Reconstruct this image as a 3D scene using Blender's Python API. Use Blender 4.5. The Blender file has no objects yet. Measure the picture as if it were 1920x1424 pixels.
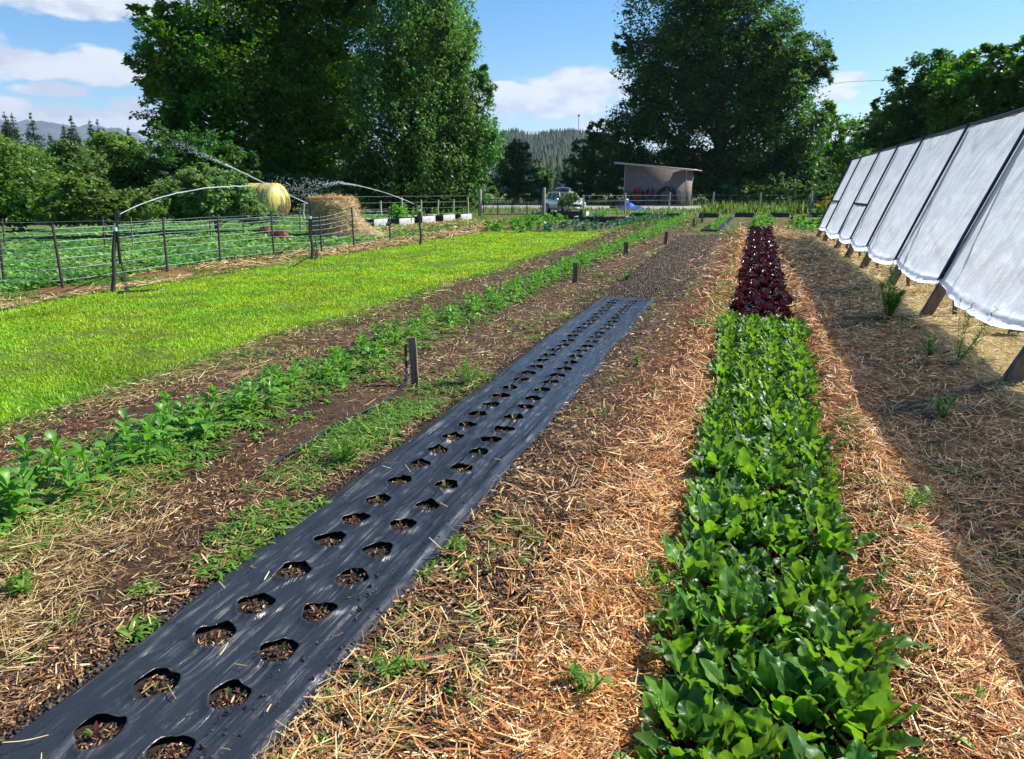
import bpy, math, random
import numpy as np
R = math.radians
PI = math.pi
# ------------------------------------------------------------------ camera, sky, sun, exposure
F, CX, CY, H = 1310.0, 960.0, 712.0, 1.6
PITCH = math.atan(355 / F)
YAW = math.atan2(440, F * math.cos(PITCH) + 355 * math.sin(PITCH))
SUN_AZ, SUN_EL = R(58), R(43)          # azimuth from +Y towards +X
SUN_STRENGTH, SKY_STRENGTH, EXPOSURE = 4.8, 0.14, 0.98
scene = bpy.context.scene
C = scene.collection
cam = bpy.data.objects.new('camera', bpy.data.cameras.new('camera'))
C.objects.link(cam)
cam.location = (0, 0, H)
cam.rotation_euler = (PI / 2 - PITCH, 0, YAW)
cam.data.sensor_width = 36
cam.data.lens = F / 1920 * 36
cam.data.clip_start = 0.05
cam.data.clip_end = 30000
scene.camera = cam
scene.view_settings.view_transform = 'Standard'
scene.view_settings.look = 'None'
scene.view_settings.exposure = EXPOSURE
scene.view_settings.gamma = 1
scene.cycles.max_bounces = 7
scene.cycles.diffuse_bounces = 3
scene.cycles.transmission_bounces = 4
scene.cycles.transparent_max_bounces = 8
scene.cycles.use_adaptive_sampling = True
scene.cycles.adaptive_threshold = 0.015

fw = np.array([-math.sin(YAW) * math.cos(PITCH), math.cos(YAW) * math.cos(PITCH), -math.sin(PITCH)])
rt = np.array([math.cos(YAW), math.sin(YAW), 0.0])
upv = np.cross(rt, fw)
def ray(x, y): return fw * F + rt * (x - CX) - upv * (y - CY)
def gz(x, y, z=0.0):
    d = ray(x, y); return np.array([0, 0, H]) + d * (z - H) / d[2]
def gd(x, y, D):
    d = ray(x, y); return np.array([0, 0, H]) + d * D / math.hypot(d[0], d[1])

sun = bpy.data.objects.new('sun', bpy.data.lights.new('sun', 'SUN'))
C.objects.link(sun)
sun.data.energy = SUN_STRENGTH
sun.data.angle = R(0.5)
sun.data.color = (1.0, 0.94, 0.84)
sun.rotation_euler = (PI / 2 - SUN_EL, 0, PI - SUN_AZ)

world = bpy.data.worlds.new('World'); scene.world = world; world.use_nodes = True

class NT:
    """tiny helper round a node tree"""
    def __init__(s, nt): s.nt = nt; s.n = nt.nodes; s.l = nt.links
    def node(s, t, **kw):
        n = s.n.new(t)
        for k, v in kw.items():
            if k == 'ins':
                for i, x in v.items():
                    if isinstance(x, bpy.types.NodeSocket): s.l.new(x, n.inputs[i])
                    else: n.inputs[i].default_value = x
            else: setattr(n, k, v)
        return n
    def math(s, op, a, b=0.0, c=None, clamp=False):
        ins = {0: a, 1: b}
        if c is not None: ins[2] = c
        return s.node('ShaderNodeMath', operation=op, use_clamp=clamp, ins=ins).outputs[0]
    def mix(s, f, a, b):
        n = s.node('ShaderNodeMix', data_type='RGBA', ins={0: f})
        for i, x in ((6, a), (7, b)):
            if isinstance(x, bpy.types.NodeSocket): s.l.new(x, n.inputs[i])
            else: n.inputs[i].default_value = (*x, 1) if len(x) == 3 else x
        return n.outputs[2]
    def noise(s, vec, scale, detail=3, rough=0.6, out=0):
        n = s.node('ShaderNodeTexNoise', ins={'Scale': scale, 'Detail': detail, 'Roughness': rough})
        if vec is not None: s.l.new(vec, n.inputs['Vector'])
        return n.outputs[out]
    def ramp(s, f, stops):
        n = s.node('ShaderNodeValToRGB'); s.l.new(f, n.inputs[0])
        e = n.color_ramp.elements
        while len(e) < len(stops): e.new(0.5)
        for k, (p, c) in enumerate(stops):
            e[k].position = p; e[k].color = (*c, 1) if len(c) == 3 else c
        return n.outputs[0]
    def rng(s, f, a, b, c=0.0, d=1.0):
        return s.node('ShaderNodeMapRange', clamp=True, ins={0: f, 1: a, 2: b, 3: c, 4: d}).outputs[0]

def build_world():
    T = NT(world.node_tree); T.n.clear()
    out = T.node('ShaderNodeOutputWorld')
    sky = T.node('ShaderNodeTexSky', sky_type='NISHITA', sun_disc=False, sun_elevation=SUN_EL, sun_rotation=SUN_AZ,
                 altitude=50, air_density=1.0, dust_density=0.3, ozone_density=2.5)
    tc = T.node('ShaderNodeTexCoord').outputs['Generated']
    sp = T.node('ShaderNodeSeparateXYZ', ins={0: tc})
    az = T.math('ARCTAN2', sp.outputs[0], sp.outputs[1])
    el = T.math('ARCSINE', sp.outputs[2])
    uv = T.node('ShaderNodeCombineXYZ', ins={0: az, 1: el}).outputs[0]
    # cumulus banks: azimuth, elevation, half sizes (degrees)
    def ae(x, y):
        d = ray(x, y); return math.atan2(d[0], d[1]), math.atan2(d[2], math.hypot(d[0], d[1]))
    banks = [(120, -14, 270, 38), (-160, 100, 150, 50), (30, 116, 85, 34), (185, 124, 85, 32), (50, 218, 290, 30), (250, 208, 70, 22), (-200, 210, 150, 50),
             (1085, 160, 110, 42), (1040, 190, 150, 36), (945, 170, 45, 16), (1120, 240, 50, 18), (1583, 149, 42, 12), (1556, 180, 38, 14), (2500, 200, 260, 60), (3300, -100, 300, 120), (-1500, -80, 300, 100),
             (90, 168, 60, 14), (-450, 60, 250, 60)]
    m = None
    for (x, y, sx, sy) in banks:
        a, e = ae(x, y)
        d = T.node('ShaderNodeVectorMath', operation='SUBTRACT', ins={0: uv, 1: (a, e, 0)}).outputs[0]
        d = T.node('ShaderNodeVectorMath', operation='MULTIPLY', ins={0: d, 1: (1400.0 / sx, 1400.0 / sy, 0)}).outputs[0]
        ln = T.node('ShaderNodeVectorMath', operation='LENGTH', ins={0: d}).outputs['Value']
        v = T.math('SUBTRACT', 1.0, ln)
        m = v if m is None else T.math('MAXIMUM', m, v)
    m = T.math('MAXIMUM', m, -1.5)
    def dens(off):
        v = T.node('ShaderNodeVectorMath', operation='ADD', ins={0: uv, 1: off}).outputs[0]
        v = T.node('ShaderNodeVectorMath', operation='MULTIPLY', ins={0: v, 1: (1.0, 2.1, 0)}).outputs[0]
        return T.noise(v, 13.0, 8, 0.55)
    n0, n1 = dens((0, 0, 0)), dens((0.008, 0.020, 0))
    body = T.math('ADD', T.math('MULTIPLY', m, 1.5), T.math('MULTIPLY', T.math('SUBTRACT', n0, 0.5), 3.2))
    mask = T.rng(body, 0.02, 0.42)
    lit = T.rng(T.math('SUBTRACT', n0, n1), -0.08, 0.06)
    thick = T.rng(body, 0.15, 1.0)
    lum = T.math('SUBTRACT', T.math('ADD', 0.42, T.math('MULTIPLY', lit, 0.62)), T.math('MULTIPLY', thick, 0.06))
    cc = T.mix(lum, (0.52, 0.57, 0.72), (0.95, 0.97, 1.0))
    # sky colour, slightly deeper than the raw sky model
    skyc = T.node('ShaderNodeHueSaturation', ins={'Saturation': 1.42, 'Value': 0.62, 'Color': sky.outputs[0]}).outputs[0]
    b1 = T.node('ShaderNodeBackground', ins={0: skyc, 1: SKY_STRENGTH})
    b2 = T.node('ShaderNodeBackground', ins={0: cc, 1: 0.54})
    mx = T.node('ShaderNodeMixShader', ins={0: T.math('MULTIPLY', mask, 0.9), 1: b1.outputs[0], 2: b2.outputs[0]})
    T.l.new(mx.outputs[0], out.inputs[0])
build_world()

# ------------------------------------------------------------------ helpers
rs = np.random.RandomState(11)
random.seed(5)

def vn(x, y, seed=0):
    """smooth lattice noise 0..1"""
    x = np.asarray(x, float); y = np.asarray(y, float)
    xi = np.floor(x).astype(np.int64); yi = np.floor(y).astype(np.int64)
    fx = x - xi; fy = y - yi
    fx = fx * fx * (3 - 2 * fx); fy = fy * fy * (3 - 2 * fy)
    def h(a, b):
        n = (a * 374761393 + b * 668265263 + seed * 69069) & 0x7fffffff
        n = ((n ^ (n >> 13)) * 1274126177) & 0x7fffffff
        return ((n ^ (n >> 16)) & 0xffff) / 65535.0
    return (h(xi, yi) * (1 - fx) + h(xi + 1, yi) * fx) * (1 - fy) + (h(xi, yi + 1) * (1 - fx) + h(xi + 1, yi + 1) * fx) * fy
def fbm(x, y, seed=0, o=3):
    s = 0; a = 1; t = 0
    for k in range(o):
        s = s + a * vn(x * 2 ** k, y * 2 ** k, seed + k); t += a; a *= 0.5
    return s / t
def sm(a, b, x):
    t = np.clip((x - a) / (b - a), 0, 1); return t * t * (3 - 2 * t)
def band(x, a, b, s=0.06):
    return sm(a - s, a + s, x) * (1 - sm(b - s, b + s, x))

def norm(v): return v / np.maximum(np.linalg.norm(v, axis=-1, keepdims=True), 1e-9)

class Geo:
    """collects polygons and builds them as ONE mesh object"""
    def __init__(s): s.V = []; s.F = []; s.M = []; s.U = []; s.n = 0
    def add(s, V, Fc, mat=0, uv=None):
        V = np.asarray(V, float).reshape(-1, 3); Fc = np.asarray(Fc, int)
        s.V.append(V); s.F.append(Fc + s.n); s.M.append(np.full(len(Fc), mat)); s.U.append(uv if uv is not None else np.zeros((len(V), 2)))
        s.n += len(V); return s
    def addgeo(s, g, M=None, mat=0):
        n0 = s.n
        for V, Fc, m, u in zip(g.V, g.F, g.M, g.U):
            s.V.append(V if M is None else V @ M[:3, :3].T + M[:3, 3]); s.F.append(Fc + n0); s.M.append(m + mat); s.U.append(u)
        s.n += g.n; return s
    def box(s, c, size, rz=0.0, mat=0, rx=0.0, ry=0.0):
        v = np.array([[x, y, z] for x in (-.5, .5) for y in (-.5, .5) for z in (-.5, .5)]) * size
        v = v @ rot(rx, ry, rz).T + c
        return s.add(v, [[0, 1, 3, 2], [4, 6, 7, 5], [0, 4, 5, 1], [2, 3, 7, 6], [0, 2, 6, 4], [1, 5, 7, 3]], mat)
    def tube(s, pts, rad, k=8, mat=0, cap=True):
        pts = np.asarray(pts, float); n = len(pts); rad = np.full(n, rad) if np.isscalar(rad) else np.asarray(rad, float)
        t = norm(np.gradient(pts, axis=0)); ref = np.array([0, 0, 1.0]) if abs(t[0][2]) < 0.9 else np.array([1.0, 0, 0])
        V = []
        for i in range(n):
            a = norm(np.cross(t[i], ref)); b = np.cross(t[i], a); ref = -norm(np.cross(t[i], np.cross(t[i], ref))) if False else ref
            an = np.arange(k) * 2 * PI / k
            V.append(pts[i] + rad[i] * (np.cos(an)[:, None] * a + np.sin(an)[:, None] * b))
        V = np.concatenate(V); Fc = []
        for i in range(n - 1):
            for j in range(k):
                Fc.append([i * k + j, i * k + (j + 1) % k, (i + 1) * k + (j + 1) % k, (i + 1) * k + j])
        s.add(V, Fc, mat)
        if cap:
            for i0, cc in ((0, pts[0]), ((n - 1) * k, pts[-1])):
                ring = V[i0:i0 + k]; VV = np.vstack([ring, [cc]])
                s.add(VV, [[j, (j + 1) % k, k, k] for j in range(k)] if False else [[j, (j + 1) % k, k] for j in range(k)], mat)
        return s
    def grid(s, P, mat=0, uv=None, wrap=False):
        """P: (a,b,3) grid of points"""
        a, b = P.shape[:2]; i = np.arange(a * b).reshape(a, b)
        Fc = np.stack([i[:-1, :-1], i[1:, :-1], i[1:, 1:], i[:-1, 1:]], -1).reshape(-1, 4)
        if wrap: Fc = np.vstack([Fc, np.stack([i[:-1, -1], i[1:, -1], i[1:, 0], i[:-1, 0]], -1)])
        return s.add(P.reshape(-1, 3), Fc, mat, uv)
    def build(s, name, mats, parent=None, smooth=False, loc=None, attr=None):
        me = bpy.data.meshes.new(name)
        V = np.concatenate(s.V); me.vertices.add(len(V)); me.vertices.foreach_set('co', V.astype(np.float32).ravel())
        li = np.concatenate([f.ravel() for f in s.F]); tot = np.concatenate([np.full(len(f), f.shape[1]) for f in s.F])
        me.loops.add(len(li)); me.loops.foreach_set('vertex_index', li.astype(np.int32))
        me.polygons.add(len(tot)); me.polygons.foreach_set('loop_start', np.concatenate([[0], np.cumsum(tot)[:-1]]).astype(np.int32))
        me.polygons.foreach_set('material_index', np.concatenate(s.M).astype(np.int32))
        if smooth: me.polygons.foreach_set('use_smooth', np.ones(len(tot), bool))
        U = np.concatenate(s.U); uvl = me.uv_layers.new(name='uv'); uvl.data.foreach_set('uv', U[li].astype(np.float32).ravel())
        if attr is not None:
            at = me.color_attributes.new('soil', 'FLOAT_COLOR', 'POINT'); at.data.foreach_set('color', attr.astype(np.float32).ravel())
        me.update(calc_edges=True)
        for m in (mats if isinstance(mats, (list, tuple)) else [mats]): me.materials.append(m)
        o = bpy.data.objects.new(name, me); C.objects.link(o)
        if parent is not None: o.parent = parent
        if loc is not None: o.location = loc
        return o

def rot(rx, ry, rz):
    a, b, c = math.cos(rx), math.cos(ry), math.cos(rz); d, e, f = math.sin(rx), math.sin(ry), math.sin(rz)
    X = np.array([[1, 0, 0], [0, a, -d], [0, d, a]]); Y = np.array([[b, 0, e], [0, 1, 0], [-e, 0, b]]); Z = np.array([[c, -f, 0], [f, c, 0], [0, 0, 1]])
    return Z @ Y @ X
def lathe(prof, k=24, axis=None):
    """profile [(r,z)] round z -> (n,k,3) grid"""
    an = np.arange(k) * 2 * PI / k
    return np.array([[(r * math.cos(a), r * math.sin(a), z) for a in an] for r, z in prof])
def tag(o, label=None, cat=None, group=None, kind=None):
    for k, v in (('label', label), ('category', cat), ('group', group), ('kind', kind)):
        if v: o[k] = v
    return o
def empty(name, loc, rz=0.0, label=None, cat=None, group=None):
    o = bpy.data.objects.new(name, None); C.objects.link(o); o.location = loc; o.rotation_euler = (0, 0, rz)
    o.empty_display_size = 0.2
    return tag(o, label, cat, group)
def copy_tree(o, parent=None):
    c = o.copy(); C.objects.link(c)
    if parent is not None: c.parent = parent
    for ch in o.children: copy_tree(ch, c)
    return c
def bevel(o, w=0.01):
    m = o.modifiers.new('bevel', 'BEVEL'); m.width = w; m.segments = 2; m.limit_method = 'ANGLE'; return o

def leafgrid(P, D, S, L, W, bend, prof, nv=2, fold=0.0, ruffle=0.0, rf=3.0, rng=rs):
    """many curved leaves at once: P base, D direction, S side; prof = width profile along the leaf"""
    P, D, S = (np.asarray(a, float) for a in (P, D, S)); n = len(P)
    D = norm(D); S = norm(S - (S * D).sum(-1, keepdims=True) * D); N = np.cross(S, D)
    N = np.where(N[:, 2:3] < 0, -N, N)
    L = np.broadcast_to(L, n); W = np.broadcast_to(W, n); bend = np.broadcast_to(bend, n)
    prof = np.asarray(prof, float); m = len(prof)
    t = np.linspace(0, 1, m)[None, :, None]; c = np.linspace(-1, 1, nv)[None, None, :]
    ph = rng.rand(n, 1, 1) * 6.28
    off = c * prof[None, :, None] * (W / 2)[:, None, None]
    up = np.abs(c) * fold * prof[None, :, None] * (W / 2)[:, None, None] + ruffle * W[:, None, None] * np.abs(c) ** 1.5 * np.sin(t * 6.28 * rf + ph + (c > 0) * 1.7) * prof[None, :, None]
    fw_ = t * L[:, None, None] * np.ones_like(c)
    V = P[:, None, None, :] + D[:, None, None, :] * fw_[..., None] + S[:, None, None, :] * off[..., None] + N[:, None, None, :] * up[..., None]
    V = V + np.array([0, 0, -1.0]) * ((bend * L)[:, None, None] * t ** 2 * np.ones_like(c))[..., None]
    idx = np.arange(n * m * nv).reshape(n, m, nv)
    Fc = np.stack([idx[:, :-1, :-1], idx[:, 1:, :-1], idx[:, 1:, 1:], idx[:, :-1, 1:]], -1).reshape(-1, 4)
    uv = np.stack([np.broadcast_to(t, (n, m, nv)), np.broadcast_to((c + 1) / 2, (n, m, nv))], -1).reshape(-1, 2)
    return V.reshape(-1, 3), Fc, uv

# ------------------------------------------------------------------ materials
def new_mat(name):
    m = bpy.data.materials.new(name); m.use_nodes = True; T = NT(m.node_tree); T.n.clear()
    return m, T, T.node('ShaderNodeOutputMaterial')
def geo_rnd(T): return T.node('ShaderNodeNewGeometry').outputs['Random Per Island']
def obj_rnd(T): return T.node('ShaderNodeObjectInfo').outputs['Random']

def mat_leaf(name, stops, trans=0.35, rough=0.45, spec=0.5, tint=None, vein=None, patch=0.0, pscale=1.0, objvar=0.0, bump=0.0):
    m, T, out = new_mat(name)
    col = T.ramp(geo_rnd(T), stops)
    if patch:
        pos = T.node('ShaderNodeNewGeometry').outputs['Position']
        f = T.rng(T.noise(pos, pscale, 2), 0.35, 0.65, 1 - patch, 1 + patch)
        hue = T.rng(T.noise(pos, pscale * 0.6 + 0.13, 3), 0.35, 0.65, 0.478, 0.522)
        col = T.node('ShaderNodeHueSaturation', ins={'Hue': hue, 'Value': f, 'Color': col}).outputs[0]
    if objvar:
        f = T.rng(obj_rnd(T), 0, 1, 1 - objvar, 1 + objvar)
        col = T.node('ShaderNodeHueSaturation', ins={'Value': f, 'Color': col}).outputs[0]
    if vein:
        uv = T.node('ShaderNodeTexCoord').outputs['UV']; sp = T.node('ShaderNodeSeparateXYZ', ins={0: uv})
        d = T.math('ABSOLUTE', T.math('SUBTRACT', sp.outputs[1], 0.5))
        mid = T.rng(d, 0.015, 0.055, 1, 0)
        side = T.math('FRACT', T.math('SUBTRACT', T.math('MULTIPLY', sp.outputs[0], 6.0), T.math('MULTIPLY', d, 4.0)))
        sv = T.math('MULTIPLY', T.rng(T.math('ABSOLUTE', T.math('SUBTRACT', side, 0.5)), 0.02, 0.09, 1, 0), 0.45)
        col = T.mix(T.math('MAXIMUM', mid, sv), col, vein)
    p = T.node('ShaderNodeBsdfPrincipled', ins={'Base Color': col, 'Roughness': rough, 'Specular IOR Level': spec})
    if bump:
        tc = T.node('ShaderNodeTexCoord').outputs['Object']
        b = T.node('ShaderNodeBump', ins={'Strength': 0.6, 'Distance': bump, 'Height': T.noise(tc, 70, 2)})
        T.l.new(b.outputs[0], p.inputs['Normal'])
    tcol = T.node('ShaderNodeHueSaturation', ins={'Saturation': 1.15, 'Value': 1.5, 'Color': col}).outputs[0]
    if tint: tcol = T.mix(0.5, tcol, tint)
    tr = T.node('ShaderNodeBsdfTranslucent', ins={0: tcol})
    mx = T.node('ShaderNodeMixShader', ins={0: trans, 1: p.outputs[0], 2: tr.outputs[0]})
    T.l.new(mx.outputs[0], out.inputs[0]); return m

def mat_plain(name, col, rough=0.6, metal=0.0, var=0.15, nscale=8.0, bump=0.0, spec=0.5, col2=None, stretch=None, coat=0.0):
    m, T, out = new_mat(name)
    tc = T.node('ShaderNodeTexCoord').outputs['Object']
    if stretch: tc = T.node('ShaderNodeVectorMath', operation='MULTIPLY', ins={0: tc, 1: stretch}).outputs[0]
    n = T.noise(tc, nscale, 5, 0.65)
    c2 = col2 if col2 else tuple(max(0, c * (1 - 2 * var)) for c in col)
    c = T.mix(T.rng(n, 0.35, 0.68), col, c2)
    p = T.node('ShaderNodeBsdfPrincipled', ins={'Base Color': c, 'Roughness': rough, 'Metallic': metal, 'Specular IOR Level': spec, 'Coat Weight': coat})
    if bump:
        b = T.node('ShaderNodeBump', ins={'Strength': 0.7, 'Distance': bump, 'Height': n}); T.l.new(b.outputs[0], p.inputs['Normal'])
    T.l.new(p.outputs[0], out.inputs[0]); return m

def mat_ground():
    m, T, out = new_mat('soil_and_mulch')
    base = T.node('ShaderNodeVertexColor', layer_name='soil').outputs['Color']
    pos = T.node('ShaderNodeNewGeometry').outputs['Position']
    n1 = T.noise(pos, 55, 6, 0.75); n2 = T.noise(pos, 9, 5, 0.7); n3 = T.noise(pos, 1.3, 4, 0.6)
    v = T.math('MULTIPLY', T.rng(n1, 0.3, 0.72, 0.35, 1.75), T.rng(n2, 0.3, 0.7, 0.7, 1.3))
    v = T.math('MULTIPLY', v, T.rng(n3, 0.3, 0.7, 0.8, 1.2))
    c = T.node('ShaderNodeHueSaturation', ins={'Value': v, 'Color': base}).outputs[0]
    p = T.node('ShaderNodeBsdfPrincipled', ins={'Base Color': c, 'Roughness': 0.9, 'Specular IOR Level': 0.25})
    b = T.node('ShaderNodeBump', ins={'Strength': 0.9, 'Distance': 0.02, 'Height': T.math('ADD', n1, n2)})
    T.l.new(b.outputs[0], p.inputs['Normal']); T.l.new(p.outputs[0], out.inputs[0]); return m

def mat_straw(name, stops, rough=0.55, trans=0.12):
    m, T, out = new_mat(name)
    c = T.ramp(geo_rnd(T), stops)
    p = T.node('ShaderNodeBsdfPrincipled', ins={'Base Color': c, 'Roughness': rough, 'Specular IOR Level': 0.4})
    tr = T.node('ShaderNodeBsdfTranslucent', ins={0: c})
    mx = T.node('ShaderNodeMixShader', ins={0: trans, 1: p.outputs[0], 2: tr.outputs[0]})
    T.l.new(mx.outputs[0], out.inputs[0]); return m

M = {}
M['ground'] = mat_ground()
M['straw'] = mat_straw('orange_straw', [(0, (0.13, 0.045, 0.014)), (0.3, (0.46, 0.17, 0.045)), (0.58, (0.70, 0.34, 0.10)), (0.85, (0.80, 0.54, 0.24)), (1, (0.88, 0.74, 0.46))])
M['pale_straw'] = mat_straw('pale_straw', [(0, (0.13, 0.07, 0.03)), (0.35, (0.36, 0.22, 0.09)), (0.7, (0.58, 0.42, 0.17)), (1, (0.74, 0.62, 0.33))])
M['chips'] = mat_straw('wood_chips', [(0, (0.03, 0.016, 0.01)), (0.4, (0.12, 0.055, 0.025)), (0.7, (0.30, 0.14, 0.055)), (0.9, (0.5, 0.30, 0.13)), (1, (0.75, 0.62, 0.4))], 0.6, 0.0)
M['clods'] = mat_straw('soil_clods', [(0, (0.02, 0.014, 0.011)), (0.6, (0.055, 0.042, 0.033)), (0.9, (0.12, 0.085, 0.06)), (1, (0.24, 0.18, 0.12))], 0.9, 0.0)
M['beet'] = mat_leaf('beet_leaf', [(0, (0.020, 0.085, 0.018)), (0.5, (0.055, 0.17, 0.022)), (0.95, (0.12, 0.29, 0.03)), (1, (0.30, 0.30, 0.03))], 0.42, 0.42, 0.5, tint=(0.36, 0.62, 0.04), vein=(0.07, 0.07, 0.02), objvar=0.22, bump=0.003)
M['beet_stem'] = mat_plain('beet_stem', (0.16, 0.012, 0.025), 0.4, var=0.3)
M['red'] = mat_leaf('red_lettuce_leaf', [(0, (0.020, 0.005, 0.009)), (0.5, (0.05, 0.008, 0.014)), (0.85, (0.12, 0.018, 0.016)), (0.95, (0.07, 0.05, 0.012)), (1, (0.09, 0.10, 0.02))], 0.14, 0.24, 0.9, tint=(0.22, 0.02, 0.02), objvar=0.2)
M['crop'] = mat_leaf('broad_crop_leaf', [(0, (0.07, 0.20, 0.02)), (0.5, (0.13, 0.32, 0.035)), (1, (0.22, 0.44, 0.07))], 0.4, 0.4, 0.5, vein=(0.2, 0.38, 0.1), objvar=0.12)
M['blue_crop'] = mat_leaf('bluish_crop_leaf', [(0, (0.05, 0.13, 0.06)), (0.6, (0.12, 0.25, 0.12)), (1, (0.25, 0.4, 0.25))], 0.25, 0.3, 0.7)
M['grass'] = mat_leaf('bright_cover_crop', [(0, (0.14, 0.28, 0.016)), (0.5, (0.25, 0.43, 0.024)), (0.9, (0.42, 0.56, 0.045)), (1, (0.55, 0.55, 0.14))], 0.45, 0.5, 0.35, patch=0.22, pscale=1.2)
M['weed'] = mat_leaf('weed_leaf', [(0, (0.06, 0.15, 0.02)), (0.5, (0.12, 0.26, 0.035)), (0.9, (0.22, 0.38, 0.06)), (1, (0.38, 0.4, 0.12))], 0.4, 0.5, 0.35)
M['clover'] = mat_leaf('clover_leaf', [(0, (0.06, 0.15, 0.03)), (0.5, (0.13, 0.28, 0.06)), (1, (0.27, 0.44, 0.13))], 0.4, 0.5, 0.4, patch=0.25, pscale=0.6)
M['far_grass'] = mat_leaf('rough_grass', [(0, (0.05, 0.11, 0.02)), (0.6, (0.12, 0.2, 0.04)), (1, (0.3, 0.3, 0.1))], 0.35, 0.6, 0.3, patch=0.3, pscale=0.4)
def treemat(nm, a, b, c, tr=0.38, patch=0.25, ps=0.35, rough=0.45):
    M[nm] = mat_leaf(nm + '_foliage', [(0, a), (0.6, b), (1, c)], tr, rough, 0.4, patch=patch, pscale=ps)
treemat('cottonwood', (0.046, 0.115, 0.017), (0.083, 0.19, 0.026), (0.15, 0.28, 0.036), 0.5)
treemat('birch', (0.052, 0.115, 0.03), (0.092, 0.19, 0.048), (0.16, 0.28, 0.075), 0.5)
treemat('dark_tree', (0.03, 0.08, 0.018), (0.055, 0.13, 0.03), (0.10, 0.19, 0.04), 0.5)
treemat('bush', (0.07, 0.14, 0.03), (0.12, 0.21, 0.042), (0.20, 0.31, 0.075), 0.45)
treemat('elder', (0.085, 0.16, 0.045), (0.145, 0.245, 0.07), (0.26, 0.37, 0.13), 0.45)
treemat('conifer', (0.022, 0.05, 0.02), (0.045, 0.09, 0.032), (0.085, 0.14, 0.045), 0.25)
treemat('far_tree', (0.03, 0.08, 0.02), (0.05, 0.12, 0.03), (0.08, 0.17, 0.04))
M['bark'] = mat_plain('bark', (0.10, 0.075, 0.055), 0.9, bump=0.03, nscale=5, stretch=(1, 1, 0.25))
M['grey_bark'] = mat_plain('grey_bark', (0.2, 0.18, 0.15), 0.9, bump=0.03, nscale=5, stretch=(1, 1, 0.25))
M['old_wood'] = mat_plain('weathered_wood', (0.22, 0.17, 0.12), 0.85, bump=0.004, nscale=14, stretch=(1, 1, 0.12), col2=(0.07, 0.05, 0.035))
M['grey_wood'] = mat_plain('grey_wood', (0.36, 0.33, 0.28), 0.85, bump=0.003, nscale=20, stretch=(1, 1, 0.1), col2=(0.15, 0.12, 0.095))
M['pale_post'] = mat_plain('pale_post', (0.42, 0.43, 0.32), 0.8, bump=0.003, nscale=10, stretch=(1, 1, 0.2))
M['dark_post'] = mat_plain('dark_post', (0.055, 0.035, 0.035), 0.7, nscale=12)
M['black_plastic'] = mat_plain('black_hose_plastic', (0.018, 0.018, 0.02), 0.35, nscale=30, var=0.3)
M['dark_metal'] = mat_plain('dark_metal', (0.03, 0.03, 0.035), 0.45, 0.6)
M['wire'] = mat_plain('blue_white_twine', (0.5, 0.66, 0.68), 0.5)
M['wire_far'] = mat_plain('fence_wire', (0.22, 0.26, 0.24), 0.5, 0.5)
M['white_paint'] = mat_plain('worn_white_paint', (0.60, 0.59, 0.57), 0.7, nscale=4, col2=(0.30, 0.29, 0.27), bump=0.002)
M['shade_side'] = mat_plain('shaded_board', (0.035, 0.03, 0.028), 0.7)  # dark tone paints in the shade on planter sides facing away from the sun
M['soil'] = mat_plain('bed_soil', (0.05, 0.032, 0.022), 0.95, nscale=30, bump=0.01)

# ------------------------------------------------------------------ terrain
BEDX = lambda y: 0.15 + 0.0165 * np.asarray(y)         # centre line of the beet and lettuce bed
def height(x, y):
    x = np.asarray(x, float); y = np.asarray(y, float); b = BEDX(y)
    near = 1 - sm(60, 90, np.hypot(x, y))
    h = (fbm(x * 0.35, y * 0.35, 1) - 0.5) * 0.10 * (1 - sm(35, 60, y))
    h = h + (fbm(x * 5, y * 5, 9, 3) - 0.5) * 0.030
    mound = lambda c, w: np.exp(-((x - c) / w) ** 2)
    s = (1 - sm(28, 33, y))
    h = h + s * (0.10 * mound(b - 0.62, 0.22) + 0.09 * mound(b + 0.60, 0.17)) * (0.65 + 0.7 * fbm(x * 2.2, y * 1.4, 21))
    h = h - s * 0.02 * band(x, b - 0.38, b + 0.38, 0.1)
    h = h + 0.05 * mound(-3.4, 0.4) - 0.02 * mound(-2.5, 0.4)
    flat = band(x, -2.05, -1.10, 0.08) * band(y, 0.5, 10.75, 0.1)
    h = h * (1 - flat)
    return h * near

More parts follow.
